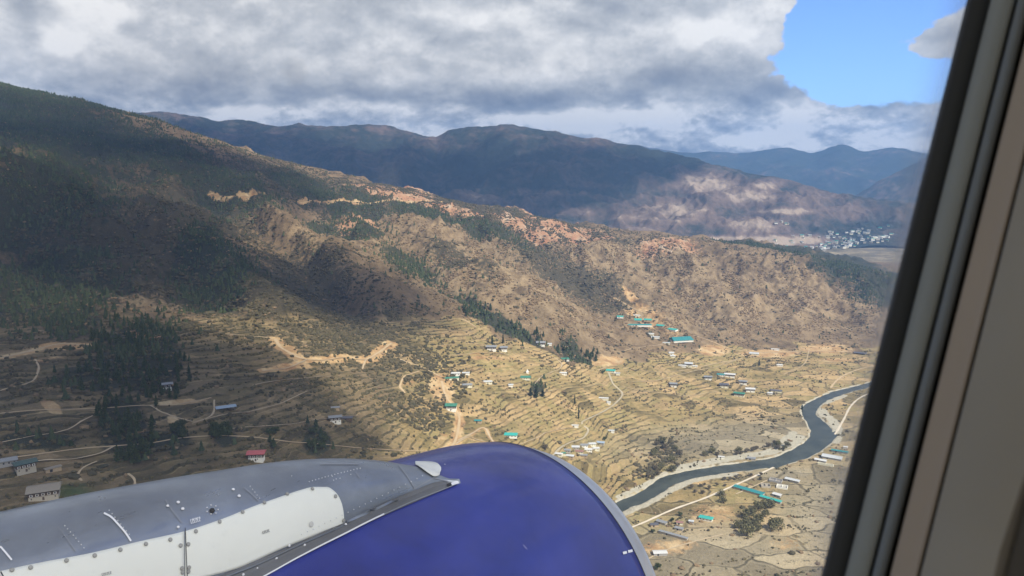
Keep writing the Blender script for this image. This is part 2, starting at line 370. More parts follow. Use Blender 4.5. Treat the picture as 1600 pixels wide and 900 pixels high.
# ------------------------------------------------------------------ roads and tracks (traced, then draped)
roads = [
 ('dirt_road', [(330,303),(380,307),(440,312),(500,315),(560,316),(620,314),(690,315)], 8, .8, 1),
 ('dirt_road', [(430,530),(442,545),(470,560),(500,563),(540,559),(570,562),(590,552),(612,536)], 8, .9, 1),
 ('track', [(566,577),(570,566),(585,556)], 4, .5, 1),
 ('track', [(340,522),(380,524),(425,530)], 4, .3, 0),
 ('track', [(410,580),(450,575),(480,562)], 5, .9, 1),
 ('dirt_road', [(593,505),(640,503),(690,501),(722,499),(745,512)], 5, .5, 0),
 ('dirt_road', [(655,580),(630,590),(625,603),(633,615)], 5, .5, 0),
 ('dirt_road', [(690,595),(697,620),(712,640),(718,655),(716,672),(711,690),(700,704)], 6, .8, 1),
 ('track', [(716,688),(740,676),(757,668),(766,684),(778,703),(785,730)], 5, .6, 0),
 ('track', [(712,694),(740,686),(757,690)], 4, .5, 0),
 ('paved_road', [(950,580),(957,598),(972,614),(962,630),(945,642),(925,652),(909,662),(919,672),(914,682),(890,692),(870,705),(855,725)], 6, .2, 0),
 ('highway', [(960,834),(1005,817),(1050,797),(1100,779),(1135,764),(1180,744),(1230,721),(1270,703),(1298,686),(1317,658),(1330,634),(1345,621),(1380,608),(1450,594)], 6.5, .3, 0),
 ('dirt_road', [(1298,606),(1306,596),(1318,587),(1350,575),(1400,566)], 7, .2, 0),
 ('dirt_road', [(1085,524),(1110,533),(1150,547),(1200,551),(1250,549),(1300,549),(1370,552)], 8, .5, 1),
 ('dirt_road', [(975,548),(1000,543),(1035,538),(1060,536)], 6, .3, 0),
 ('dirt_road', [(935,578),(960,572),(1010,580),(1060,580),(1110,570),(1160,560)], 6, .4, 0),
 ('dirt_road', [(0,646),(60,641),(110,640),(160,638),(220,634),(270,633),(300,628),(330,622)], 5, .45, 1),
 ('dirt_road', [(0,718),(60,710),(120,702),(180,697),(235,693),(290,684),(340,681),(400,684),(450,690),(500,694),(560,700),(620,704),(690,706)], 5, .4, 1),
 ('track', [(180,697),(160,708),(130,716),(60,722),(0,730)], 4, .2, 0),
 ('track', [(152,722),(132,730),(122,742),(128,752)], 3.5, .2, 0),
 ('track', [(200,740),(210,750),(214,762),(228,768)], 3.5, .2, 0),
 ('track', [(0,560),(50,548),(95,537),(140,540)], 6, .8, 2),
 ('track', [(235,634),(255,645),(300,660),(330,650),(335,625)], 3.5, .2, 0),
 ('track', [(960,465),(985,480),(1010,490)], 5, .6, 1),
 ('track', [(1200,750),(1150,772)], 4, .1, 0),
 ('track', [(680,541),(730,538),(760,541),(795,556)], 4, .5, 0), ('track', [(690,521),(720,516),(742,519)], 3.5, .5, 1), ('track', [(695,556),(745,552),(788,553)], 4, .55, 1),
 ('track', [(820,543),(862,556),(878,570),(852,586),(836,600)], 3.5, .3, 0), ('track', [(965,602),(1010,612),(1060,618),(1120,612)], 3.5, .3, 0), ('track', [(1150,563),(1118,574),(1060,586),(1020,596),(985,598)], 4, .4, 0),
 ('track', [(778,700),(825,690),(868,673),(898,669)], 3.5, .4, 0), ('track', [(300,662),(350,648),(400,641),(445,628),(480,612)], 3.5, .4, 0), ('track', [(330,674),(380,668),(440,664),(500,656),(560,650)], 3, .3, 0),
 ('track', [(395,602),(450,594),(520,589)], 3.5, .4, 0), ('track', [(0,692),(50,682),(110,670),(145,650)], 3.5, .3, 0), ('track', [(0,612),(40,600),(60,580),(55,562)], 3.5, .5, 1), ('track', [(1160,600),(1190,612),(1230,618),(1260,612)], 3, .3, 0),
 ('track', [(715,600),(760,612),(820,616),(870,610),(940,600)], 3, .3, 0), ('track', [(1265,545),(1255,570),(1225,585)], 3, .3, 0), ('track', [(620,560),(660,575),(690,590)], 4, .6, 1),
 ('track', [(1000,880),(1040,860),(1090,845),(1130,835)], 4, .4, 1),
]
road_world = []
soil = np.zeros_like(H); soily = np.zeros_like(H)
for nm, pts, w, so_, kind in roads:
    P = resample(poly(pts), max(12, 12*len(pts))); road_world.append((nm, P, w))
    mk, bd = line_mask(P, w*(.7+1.15*so_)); soil = np.maximum(soil, mk*so_)
    # level the bed
    if w >= 5:
        m2 = smooth(w*1.3, w*.55, bd)
        if m2.max() > 0:
            sel = m2 > 0; xs_, ys_ = X[sel], Y[sel]
            zz = np.empty(len(xs_)); Pd = P
            for c0 in range(0, len(xs_), 20000):
                dd = (xs_[c0:c0+20000, None]-Pd[None, :, 0])**2+(ys_[c0:c0+20000, None]-Pd[None, :, 1])**2
                wgt = 1/(dd+4)**3; zz[c0:c0+20000] = (wgt*Pd[None, :, 2]).sum(1)/wgt.sum(1)
            H[sel] += (zz-H[sel])*m2[sel]*.8

# ------------------------------------------------------------------ land cover
cr = smooth(10.2, 11, np.broadcast_to(KR[:, None], H.shape))
n_a = fbm(X, Y, 160, 4, 51); n_b = fbm(X, Y, 45, 4, 61); n_c = fbm(X, Y, 16, 3, 71)
forest = np.zeros_like(H)
for b in [(60,200,260,70,18),(200,235,200,45,22),(330,290,130,30,20),(60,330,150,80,0),(60,450,150,70,0),(215,560,90,70,0),(150,590,90,30,0),(190,665,50,60,0),(215,700,40,40,0),(110,500,60,40,0),(230,690,90,22,0),
          (60,690,80,20,0),(480,300,90,16,16),(640,335,140,14,14),(560,330,60,20,10),(720,360,120,14,18),(745,485,80,11,35),(810,522,60,8,28),(900,550,34,9,30),(640,415,50,20,20),(330,440,70,50,10),(320,430,50,60,0),
          (1250,392,120,10,9),(1330,425,90,24,14),(1200,384,120,7,6),(1385,450,60,30,0),(350,680,26,18,0),(280,680,22,16,0),(495,690,30,26,0),(840,605,14,12,0),(540,360,70,20,10)]:
    forest = np.maximum(forest, pblob(*b))
dryl = np.zeros_like(H)
for b in [(590,395,60,26,10),(820,460,220,50,28),(1000,430,200,45,10),(1150,470,260,60,6),(330,400,90,26,0),(560,620,60,40,35),(600,600,60,30,40),(240,480,70,14,0),(700,440,90,40,30),(520,380,60,20,0),(1050,500,120,30,10)]:
    dryl = np.maximum(dryl, pblob(*b))
dark = np.zeros_like(H)
for b in [(240,400,120,60,20),(330,460,120,50,20),(430,470,120,60,20),(520,510,120,50,20),(470,420,90,30,20),(300,350,120,60,10),(620,570,90,40,15),(690,600,40,30,20),(660,640,60,30,10),(600,560,120,30,0),(720,420,60,12,25),(780,345,110,24,8),(850,360,110,22,14),(700,320,60,12,8),(930,380,60,10,8),
          (870,410,70,14,30),(900,440,110,16,22),(940,470,70,20,20),(560,300,60,12,14),(450,290,120,30,16),(640,300,60,10,10),(170,400,160,80,0),(1042,706,20,24,0),(1015,735,22,14,0)]:
    dark = np.maximum(dark, pblob(*b))
red = np.zeros_like(H)
for b in [(590,302,60,10,8),(640,308,50,8,4),(790,345,50,14,5),(830,350,60,16,6),(880,365,50,10,8),(930,378,40,8,6),(1060,398,20,12,0),(1040,400,60,14,0),(690,330,40,10,20),(560,350,40,16,0),(960,480,20,10,30),(740,340,40,12,0),(230,520,40,12,0),(880,370,90,14,8)]:
    red = np.maximum(red, pblob(*b))
for b, s in [((100,540,40,6,0),1.),((80,635,22,10,30),.9),((70,560,60,8,-8),.5),((455,550,26,12,30),.8),((460,572,40,6,0),.8),((690,606,26,22,60),1.),((640,600,20,10,0),.5),((720,515,50,14,0),.45),((770,560,60,6,0),.6),((950,562,30,10,0),1.),((1000,495,46,14,20),.9),((1050,522,30,10,20),.5),
             ((1115,548,30,10,0),.9),((1200,552,60,8,0),.8),((1290,545,60,10,0),.7),((1310,562,50,6,0),.6),((870,700,30,8,0),.3),((870,545,60,6,30),.4),((1045,855,70,18,-5),.6),((1115,802,60,24,0),.55),((1150,785,60,16,20),.4),((1225,850,45,18,0),.5),((1050,800,60,8,-15),.4),((690,680,26,10,-10),.55),((150,705,120,5,-5),.3),((280,628,50,5,-5),.8),((270,655,10,12,0),.8),((880,668,40,8,-10),.5),((985,470,20,5,30),.8),
             ((830,515,30,5,0),.4),((1130,760,60,14,0),.35),((1200,820,60,24,20),.35),((1265,640,10,10,0),.3),((400,640,30,8,-10),.35)]:
    soil = np.maximum(soil, pblob(*b)*s)
sand = np.zeros_like(H)
for pts, w in [([(965,778),(1005,760),(1040,740)], 6), ([(1060,733),(1110,722),(1160,714),(1205,706),(1235,694),(1250,682)], 12), ([(960,812),(1000,792),(1045,768),(1080,752),(1130,743),(1150,741)], 8), ([(1290,650),(1282,640),(1300,655),(1308,670),(1304,690)], 12), ([(1240,676),(1225,690)], 10),([(1290,630),(1320,618)],7)]:
    P = np.array([list(flat(p))+[0] for p in pts]); mk, _ = line_mask(P, w); sand = np.maximum(sand, mk)
sand = sand*(.8+.5*n_b); sand = np.maximum(sand, smooth(7, 2, rd)*(.55+.6*n_c))
flatf = smooth(4.5, 1.0, H0)*farm
flatf = np.maximum(flatf, smooth(1.0, .3, H0))*(KR[:, None] < 13)
green = np.zeros_like(H)
for b in [(112,768,32,14,0),(318,744,36,8,-8),(395,735,20,6,0)]: green = np.maximum(green, pblob(*b))
brushy = fbm(X, Y, 38, 3, 81)
greyf = np.clip(smooth(50, -140, PXg-(1000+(PYg-640)*.1))*0, 0, 1)
pale = np.maximum(pblob(1150,688,190,34,-4), np.maximum(pblob(1130,870,240,60,0), np.maximum(pblob(1290,800,90,90,0), pblob(1230,740,80,14,0))))
f_fin = np.clip(farm*(1-forest*.8), 0, 1)
idx = np.arange(X.size).reshape(X.shape)
F = np.stack([idx[:-1, :-1], idx[:-1, 1:], idx[1:, 1:], idx[1:, :-1]], -1).reshape(-1, 4)
V = np.stack([X, Y, H], -1).reshape(-1, 3)
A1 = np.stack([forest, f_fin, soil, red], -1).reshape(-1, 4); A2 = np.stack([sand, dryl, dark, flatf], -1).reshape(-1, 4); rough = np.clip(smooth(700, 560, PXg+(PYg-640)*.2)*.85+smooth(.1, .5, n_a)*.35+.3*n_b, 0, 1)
A3 = np.stack([green, pale, rough, hill], -1).reshape(-1, 4)

def terrain_material():
    m = bpy.data.materials.new('hillside_ground'); m.use_nodes = True; q = N(m.node_tree); b = q.n['Principled BSDF']
    P = q.new('ShaderNodeNewGeometry').outputs['Position']
    a1, a2, a3 = q.attr('cover_a'), q.attr('cover_b'), q.attr('cover_c')
    fo, fi, so_ = q.sep(a1.outputs['Color']); rd_ = a1.outputs['Alpha']
    sa, dr, dk = q.sep(a2.outputs['Color']); ff = a2.outputs['Alpha']
    gn, pl, rg_ = q.sep(a3.outputs['Color'])
    be = q.attr('bench').outputs['Fac']
    nL = q.noise(P, 1/140, 4, .6); nM = q.noise(P, 1/32, 5, .62); nS = q.noise(P, 1/9, 5, .7); nT = q.noise(P, 1/3.2, 3, .7)
    base = q.ramp(q.m('MULTIPLY_ADD', nM, .55, q.m('MULTIPLY', nL, .5)), [(.32, (.090, .066, .042)), (.46, (.155, .110, .064)), (.56, (.225, .158, .088)), (.70, (.32, .225, .125))])
    # dry grass slopes
    f = q.m('MULTIPLY', dr, q.mr(nM, .35, .6)); base = q.mix(q.m('MULTIPLY', f, .75, clamp=True), base, (.36, .27, .155))
    # dark scrub
    f = q.mr(q.m('ADD', nS, q.m('MULTIPLY', dk, .30)), .60, .70); base = q.mix(q.m('MULTIPLY', f, .8), base, (.050, .050, .032))
    # pine woods
    f = q.mr(q.m('ADD', nM, q.m('MULTIPLY', fo, .55)), .72, .86); wood = q.mix(nS, (.024, .031, .020), (.060, .066, .040)); base = q.mix(q.m('MULTIPLY', f, .93), base, wood)
    # fields: contour benches on the slope, plots on the flat
    bi = q.m('FLOOR', be); bf = q.m('FRACT', be)
    x, y, z = q.sep(P)
    wob = q.m('MULTIPLY', q.m('SUBTRACT', q.noise(P, 1/60, 2, .5), .5), 60)
    al = q.m('ADD', q.m('MULTIPLY', x, 1/46), q.m('ADD', q.m('MULTIPLY', wob, 1/46), q.m('MULTIPLY', bi, .37)))
    wn1 = q.new('ShaderNodeTexWhiteNoise', noise_dimensions='2D'); q.put(wn1.inputs[0], q.comb(bi, q.m('FLOOR', al), 0))
    r_b = wn1.outputs['Value']
    wp = q.vm('MULTIPLY_ADD' if False else 'ADD', q.vm('MULTIPLY', P, (1, 1, 0)), q.vm('MULTIPLY', q.noise(P, 1/90, 3, .55, col=True), (70, 70, 0)))
    vo = q.new('ShaderNodeTexVoronoi', feature='F1', voronoi_dimensions='2D'); q.put(vo.inputs['Vector'], q.vm('MULTIPLY', wp, (1/64, 1/38, 0))); vo.inputs['Scale'].default_value = 1
    ve = q.new('ShaderNodeTexVoronoi', feature='DISTANCE_TO_EDGE', voronoi_dimensions='2D'); q.put(ve.inputs['Vector'], q.vm('MULTIPLY', wp, (1/64, 1/38, 0))); ve.inputs['Scale'].default_value = 1
    r_v = q.sep(vo.outputs['Color'])[0]
    rr = q.mix(q.m('MULTIPLY_ADD', ff, .35, .65), r_b, r_v)
    rr = q.sep(rr)[0]
    rj = q.m('ADD', rr, q.m('MULTIPLY', q.m('SUBTRACT', nM, .5), .8))
    fcol = q.ramp(rj, [(.05, (.17, .13, .060)), (.22, (.27, .21, .090)), (.36, (.43, .31, .135)), (.50, (.33, .27, .11)), (.62, (.50, .37, .17)), (.75, (.38, .27, .125)), (.92, (.60, .42, .20))])
    palec = q.ramp(rj, [(.1, (.28, .235, .15)), (.5, (.38, .32, .205)), (.95, (.50, .42, .27))])
    fcol = q.mix(pl, fcol, palec)
    fcol = q.mix(q.m('MULTIPLY', q.mr(nS, .3, .7), .35), fcol, q.vm('MULTIPLY', fcol, (.6, .6, .55)))
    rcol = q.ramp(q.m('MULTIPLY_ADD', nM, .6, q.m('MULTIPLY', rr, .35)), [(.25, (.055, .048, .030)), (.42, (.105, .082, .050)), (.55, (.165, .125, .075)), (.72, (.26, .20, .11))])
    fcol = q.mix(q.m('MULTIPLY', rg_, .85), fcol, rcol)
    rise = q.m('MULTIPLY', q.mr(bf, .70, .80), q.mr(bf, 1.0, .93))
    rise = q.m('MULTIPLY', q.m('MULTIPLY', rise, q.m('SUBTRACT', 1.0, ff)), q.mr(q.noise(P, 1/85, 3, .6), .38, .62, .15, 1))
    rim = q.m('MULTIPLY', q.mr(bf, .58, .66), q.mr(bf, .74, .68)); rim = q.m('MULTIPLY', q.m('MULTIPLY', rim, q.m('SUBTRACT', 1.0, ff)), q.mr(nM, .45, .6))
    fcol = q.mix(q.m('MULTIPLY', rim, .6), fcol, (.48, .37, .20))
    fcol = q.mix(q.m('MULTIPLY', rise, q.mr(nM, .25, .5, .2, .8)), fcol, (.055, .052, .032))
    edge = q.m('MULTIPLY', q.mr(ve.outputs['Distance'], .045, .02), ff)
    fcol = q.mix(q.m('MULTIPLY', edge, q.mr(nM, .35, .6, .2, .85)), fcol, (.085, .075, .045))
    ed2 = q.m('MULTIPLY', q.m('MULTIPLY', q.mr(ve.outputs['Distance'], .05, .07), q.mr(ve.outputs['Distance'], .10, .085)), ff)
    fcol = q.mix(q.m('MULTIPLY', ed2, .3), fcol, (.45, .38, .24))
    bush = q.mr(q.m('ADD', nS, q.m('MULTIPLY', nL, .35)), .76, .84); fcol = q.mix(q.m('MULTIPLY', bush, .8), fcol, (.05, .055, .03))
    fcol = q.mix(gn, fcol, (.075, .10, .04))
    base = q.mix(q.mr(q.m('ADD', fi, q.m('MULTIPLY', q.m('SUBTRACT', nS, .5), .5)), .45, .6), base, fcol)
    # bare red earth, cut soil, river gravel
    f = q.mr(q.m('ADD', q.m('ADD', nS, q.m('MULTIPLY', nM, .5)), q.m('MULTIPLY', rd_, .50)), 1.02, 1.12); redc = q.ramp(nM, [(.35, (.42, .20, .11)), (.55, (.50, .30, .17)), (.7, (.52, .42, .30))]); base = q.mix(q.m('MULTIPLY', f, .85), base, redc)
    f = q.mr(q.m('ADD', so_, q.m('MULTIPLY', q.m('SUBTRACT', nS, .5), .9)), .42, .60); sc = q.ramp(nM, [(.35, (.36, .21, .10)), (.5, (.53, .35, .17)), (.65, (.66, .50, .28))]); base = q.mix(q.m('MULTIPLY', f, .92), base, sc)
    f = q.mr(q.m('ADD', sa, q.m('MULTIPLY', q.m('SUBTRACT', nS, .5), .5)), .35, .5); gc = q.mix(nS, (.34, .31, .22), (.62, .57, .43)); base = q.mix(f, base, gc)
    base = q.mix(q.mr(nT, .3, .7, 0, .45), base, q.vm('MULTIPLY', base, (.45, .46, .46)))
    q.put(b.inputs['Base Color'], base); b.inputs['Roughness'].default_value = .95; b.inputs['Specular IOR Level'].default_value = .1
    bp = q.new('ShaderNodeBump'); bp.inputs['Strength'].default_value = .9; bp.inputs['Distance'].default_value = 2.5
    q.put(bp.inputs['Height'], q.m('ADD', nS, q.m('MULTIPLY', nT, .5))); q.l.new(bp.outputs[0], b.inputs['Normal'])
    return m
MAT_T = terrain_material()
hs = link('hillside', np_mesh('hillside', V, F, MAT_T, True, {'cover_a': A1, 'cover_b': A2, 'cover_c': A3, 'bench': (H/3.0+0*H).ravel() if False else bench.ravel()}))
tag(hs, kind='structure')

# ground sheet to the horizon
def far_soil():
    m = bpy.data.materials.new('valley_floor'); m.use_nodes = True; q = N(m.node_tree); b = q.n['Principled BSDF']
    P = q.new('ShaderNodeNewGeometry').outputs['Position']
    n1 = q.noise(P, 1/300, 6, .65); n2 = q.noise(P, 1/60, 5, .7)
    c = q.ramp(q.m('MULTIPLY_ADD', n2, .5, q.m('MULTIPLY', n1, .5)), [(.38, (.07, .075, .045)), (.47, (.15, .125, .08)), (.53, (.24, .195, .12)), (.62, (.42, .35, .2))])
    q.put(b.inputs['Base Color'], c); b.inputs['Roughness'].default_value = .95; b.inputs['Specular IOR Level'].default_value = .1
    return m
gs = 42000
gr = link('ground', np_mesh('ground', [(-gs, -gs, -8), (gs, -gs, -8), (gs, gs, -8), (-gs, gs, -8)], [(0, 1, 2, 3)], far_soil())); tag(gr, kind='structure')

# river water
def water_mat():
    m = bpy.data.materials.new('river_water'); m.use_nodes = True; q = N(m.node_tree); b = q.n['Principled BSDF']
    P = q.new('ShaderNodeNewGeometry').outputs['Position']
    n = q.noise(P, 1/25, 5, .6); c = q.mix(q.mr(n, .35, .7), (.034, .042, .034), (.070, .080, .064)); q.put(b.inputs['Base Color'], c)
    b.inputs['Roughness'].default_value = .32; b.inputs['Specular IOR Level'].default_value = .12
    bp = q.new('ShaderNodeBump'); bp.inputs['Strength'].default_value = .5; bp.inputs['Distance'].default_value = .6
    q.put(bp.inputs['Height'], q.noise(P, 1/3, 4, .7)); q.l.new(bp.outputs[0], b.inputs['Normal']); return m
ctr = (NBk+SBk)/2
Aa = ctr+(NBk-ctr)*1.35; Bb = ctr+(SBk-ctr)*1.35
rv = np.concatenate([np.c_[Aa, np.full(160, -.95)], np.c_[Bb, np.full(160, -.95)]])
rf = np.array([(i, i+160, i+161, i+1) for i in range(159)])
tag(link('river', np_mesh('river', rv, rf, water_mat(), True)), kind='structure')

road_mats = {'dirt_road': simple_mat('dirt_road', (.50, .37, .21), .95, var=.25, scale=.08), 'track': simple_mat('track_earth', (.46, .36, .22), .95, var=.25, scale=.1),
             'paved_road': simple_mat('dusty_asphalt', (.42, .36, .24), .9, var=.15, scale=.1), 'highway': simple_mat('pale_concrete_road', (.62, .54, .40), .9, var=.15, scale=.1)}
for nm, P, w in road_world:
    n = max(20, int(np.linalg.norm(np.diff(P[:, :2], axis=0), axis=1).sum()/5)); Q = resample(P, n)
    T = np.gradient(Q[:, :2], axis=0); T /= np.linalg.norm(T, axis=1)[:, None]+1e-9; Nn = np.c_[-T[:, 1], T[:, 0]]
    hw = w*.27*(1+.22*np.sin(np.arange(n)*.9)*np.cos(np.arange(n)*.37))
    zs = []
    vs = []
    for s in (-1, -.33, .33, 1):
        xy = Q[:, :2]+Nn*(hw*s)[:, None]
        vs.append(xy)
    zz = np.array([[grid_h(*vs[j][i]) for i in range(n)] for j in range(4)])
    zc = zz.max(0)+.35
    zc = np.convolve(np.pad(zc, 2, mode='edge'), [.1, .2, .4, .2, .1], 'valid')
    VV = np.concatenate([np.c_[vs[j], np.maximum(zc, zz[j]+.2)] for j in range(4)])
    FF = np.concatenate([np.array([(j*n+i, j*n+i+1, (j+1)*n+i+1, (j+1)*n+i) for i in range(n-1)]) for j in range(3)])
    tag(link(nm, np_mesh(nm, VV, FF, road_mats[nm], True)), kind='structure')

# ------------------------------------------------------------------ far mountain beyond the second valley
def mountain_sheet(name, pcols, lev_d_frac, crest_px, mat, foot, naz, nr, az0, az1, amp, lam, seed, back=1500, prof=1.0, crest_noise=5):
    px = [c[0] for c in crest_px]
    cp = np.array([wpoint(x, y, d) for x, y, d in crest_px]); a = np.arctan2(cp[:, 0], cp[:, 1])
    az_ = np.linspace(az0, az1, naz)
    cv = pchip(a, np.stack([np.hypot(cp[:, 0], cp[:, 1]), cp[:, 2]], 1), np.clip(az_, a[0], a[-1]))
    fa = np.array([pix_angles(x, 300)[0] for x, _, _ in foot]); fv = pchip(fa, np.array([[d, z] for _, d, z in foot], float), np.clip(az_, fa[0], fa[-1]))
    t = np.concatenate([np.linspace(0, 1, nr), 1+np.linspace(0, 1, 14)[1:]])
    tf = np.clip(t, 0, 1)[:, None]; tb = np.clip(t-1, 0, 1)[:, None]
    Rr = fv[None, :, 0]+(cv[None, :, 0]-fv[None, :, 0])*tf+back*tb
    Zz = fv[None, :, 1]+(cv[None, :, 1]-fv[None, :, 1])*(tf**prof)-tb**1.0*(cv[None, :, 1]-fv[None, :, 1])*1.05
    Xx = Rr*np.sin(az_)[None]; Yy = Rr*np.cos(az_)[None]
    env = np.sin(np.pi*np.clip(tf*.93+.02, 0, 1))**.7
    env = np.where(tb > 0, .6, env)
    rl = fbm(Xx, Yy, lam, 6, seed, ridged=True, gain=.55)
    Zz = Zz+(rl-.2)*amp*env+fbm(Xx, Yy, 120, 3, seed+5)*crest_noise*(tf > .9)
    ii = np.arange(Xx.size).reshape(Xx.shape)
    FF = np.stack([ii[:-1, :-1], ii[:-1, 1:], ii[1:, 1:], ii[1:, :-1]], -1).reshape(-1, 4)
    ppx, ppy = to_pix(Xx, Yy, Zz)
    me = np_mesh(name, np.stack([Xx, Yy, Zz], -1).reshape(-1, 3), FF, mat, True, {'height_frac': np.clip(t, 0, 1)[:, None].repeat(naz, 1).ravel(), 'relief': rl.ravel(), 'open_sunlit': np.zeros(Xx.size)})
    o = link(name, me); tag(o, kind='structure')
    return o, Xx, Yy, Zz, ppx, ppy
def mountain_mat(name, woods, brown, bare, lo, hi):
    m = bpy.data.materials.new(name); m.use_nodes = True; q = N(m.node_tree); b = q.n['Principled BSDF']
    P = q.new('ShaderNodeNewGeometry').outputs['Position']
    n1 = q.noise(P, 1/420, 8, .68); n2 = q.noise(P, 1/70, 5, .7); op = q.attr('open_sunlit').outputs['Fac']; rl = q.attr('relief').outputs['Fac']
    v = q.m('ADD', q.m('ADD', n1, q.m('MULTIPLY', q.m('SUBTRACT', n2, .5), .5)), q.m('MULTIPLY', op, .45)); v = q.m('ADD', v, q.m('MULTIPLY', rl, .08))
    c = q.ramp(v, [(lo, woods), (lo+.10, brown), (lo+.19, (.125, .092, .075)), (hi, (.17, .125, .098)), (hi+.09, bare)])
    q.put(b.inputs['Base Color'], c); b.inputs['Roughness'].default_value = .95; b.inputs['Specular IOR Level'].default_value = .05
    bp = q.new('ShaderNodeBump'); bp.inputs['Strength'].default_value = .8; bp.inputs['Distance'].default_value = 14
    q.put(bp.inputs['Height'], n2); q.l.new(bp.outputs[0], b.inputs['Normal']); return m
mm = mountain_mat('far_mountain_ground', (.028, .036, .030), (.075, .065, .055), (.33, .26, .195), .50, .80)
crest = [(-250,190,7600),(0,185,7500),(220,178,7400),(300,182,7300),(345,190,7250),(380,188,7250),(430,196,7200),(480,194,7200),(530,198,7100),(600,197,7100),(640,205,7000),(680,213,6900),(705,203,6800),(735,197,6800),(790,197,6700),(850,205,6600),(900,213,6500),(1000,228,6400),(1060,238,6300),(1100,250,6200),(1160,263,6100),(1200,272,6000),(1250,285,5900),(1300,300,5800),(1350,312,5700),(1420,322,5650),(1500,335,5600),(1700,365,5500),(1900,370,5500)]
foot = [(-250,4350,0),(600,4350,0),(1000,4300,-2),(1100,4350,-2),(1200,4600,-2),(1300,5000,-2),(1400,5250,-2),(1900,5250,-2)]
fm, mX, mY, mZ, mpx, mpy = mountain_sheet('far_mountain', None, None, crest, mm, foot, 900, 260, math.radians(-44), math.radians(44), 150, 800, 101, prof=1.15)
ol = np.zeros_like(mX)  # paler brown painted for the sunlit slope and its open fields
for px, py, rx, ry, s in [(1180,330,150,40,.30),(1300,335,120,30,.36),(1100,365,160,20,.3),(1100,290,60,16,.9),(1170,310,60,20,.9),(1200,290,30,10,.8),(1260,310,90,24,.55),(1330,330,90,20,.6),(1060,330,70,20,.8),(1180,350,90,20,.7),(1230,330,60,8,1.),(900,330,60,8,.5),(850,300,60,5,.45),(930,290,40,5,.5),(1130,375,120,8,1.),(980,365,60,14,.7),(1250,375,70,10,1.),(1000,340,60,8,.6),(760,310,40,8,.4),(1080,280,20,8,.9)]:
    ol = np.maximum(ol, s*np.exp(-(((mpx-px)/rx)**2+((mpy-py)/ry)**2)))
fm.data.attributes['open_sunlit'].data.foreach_set('value', ol.ravel().astype(np.float32))
mm2 = mountain_mat('ridge_ground', (.05, .055, .035), (.15, .115, .085), (.28, .22, .16), .46, .75)
mountain_sheet('valley_ridge', None, None, [(1300,330,8600),(1330,308,8600),(1360,292,8500),(1400,270,8400),(1440,250,8300),(1500,220,8200),(1600,190,8000),(1900,140,8000)], mm2,
               [(1300,7900,0),(1400,7300,0),(1900,6800,0)], 160, 90, math.radians(21.8), math.radians(45), 90, 1100, 131, crest_noise=12)
mm3 = mountain_mat('distant_range_ground', (.03, .04, .03), (.05, .055, .045), (.09, .09, .08), .5, .8)
mountain_sheet('distant_mountains', None, None, [(-250,225,12920),(400,220,12920),(900,225,12540),(1100,236,12160),(1150,240,12160),(1190,234,12008),(1230,228,12008),(1270,236,11856),(1310,226,11856),(1350,238,11780),(1400,230,11780),(1450,240,11780),(1600,236,11780),(1900,230,11780)], mm3,
               [(-250,9600,0),(1200,9600,0),(1900,9600,0)], 420, 70, math.radians(-44), math.radians(45), 170, 1700, 151, crest_noise=14, back=900)
#NEXT
# ------------------------------------------------------------------ clouds whose shade lies over the hills (they hang high above the frame)
def cloud_mat():
    m = bpy.data.materials.new('cloud_vapour'); m.use_nodes = True; q = N(m.node_tree); q.n.clear()
    o = q.new('ShaderNodeOutputMaterial'); d = q.new('ShaderNodeBsdfDiffuse'); d.inputs[0].default_value = (.85, .87, .9, 1)
    t = q.new('ShaderNodeBsdfTransparent'); mx = q.new('ShaderNodeMixShader')
    P = q.new('ShaderNodeNewGeometry').outputs['Position']
    a = q.attr('thickness').outputs['Fac']
    n = q.noise(P, 1/260, 5, .6)
    f = q.m('MULTIPLY', q.mr(q.m('ADD', a, q.m('MULTIPLY', q.m('SUBTRACT', n, .5), .9)), .15, .65, 0, 1, True), q.attr('opacity').outputs['Fac'])
    q.put(mx.inputs[0], f); q.l.new(t.outputs[0], mx.inputs[1]); q.l.new(d.outputs[0], mx.inputs[2]); q.l.new(mx.outputs[0], o.inputs[0]); return m
CM = cloud_mat()
def cloud(target, rx, ry, alt, op=.80, ang=0.0, thick=90):
    """a flattened billowing body at altitude alt whose shade falls on target"""
    t = (alt-target[2])/SDIR[2]; c = np.array(target)+SDIR*t
    nu, nv = 96, 20
    th = np.linspace(0, 2*np.pi, nu, endpoint=False); rr = np.linspace(0.02, 1, nv)
    ca, sa = math.cos(ang), math.sin(ang); vs = []; al = []
    for s in (1, -1):
        for r in rr:
            x = np.cos(th)*r*rx; y = np.sin(th)*r*ry
            wob = 1+.22*fbm(np.cos(th)*700+c[0], np.sin(th)*700+c[1], 500, 3, 3)
            x, y = x*wob, y*wob; X2 = c[0]+x*ca-y*sa; Y2 = c[1]+x*sa+y*ca
            z = c[2]+s*thick*math.sqrt(max(0, 1-r*r))*(1+.8*fbm(X2, Y2, 260, 3, 9 if s > 0 else 13))*(1.0 if s > 0 else .5)
            vs.append(np.c_[X2, Y2, z]); al.append(np.full(nu, 1-r))
    V_ = np.concatenate(vs); A_ = np.concatenate(al); F_ = []
    for s in (0, 1):
        b0 = s*nv*nu
        for j in range(nv-1):
            for i in range(nu):
                q_ = (b0+j*nu+i, b0+j*nu+(i+1) % nu, b0+(j+1)*nu+(i+1) % nu, b0+(j+1)*nu+i)
                F_.append(q_ if s else q_[::-1])
    for i in range(nu):
        F_.append(((nv-1)*nu+i, (nv-1)*nu+(i+1) % nu, (2*nv-1)*nu+(i+1) % nu, (2*nv-1)*nu+i))
    tag(link('cloud', np_mesh('cloud', V_, F_, CM, True, {'thickness': A_, 'opacity': np.full(len(V_), op)})), kind='structure')
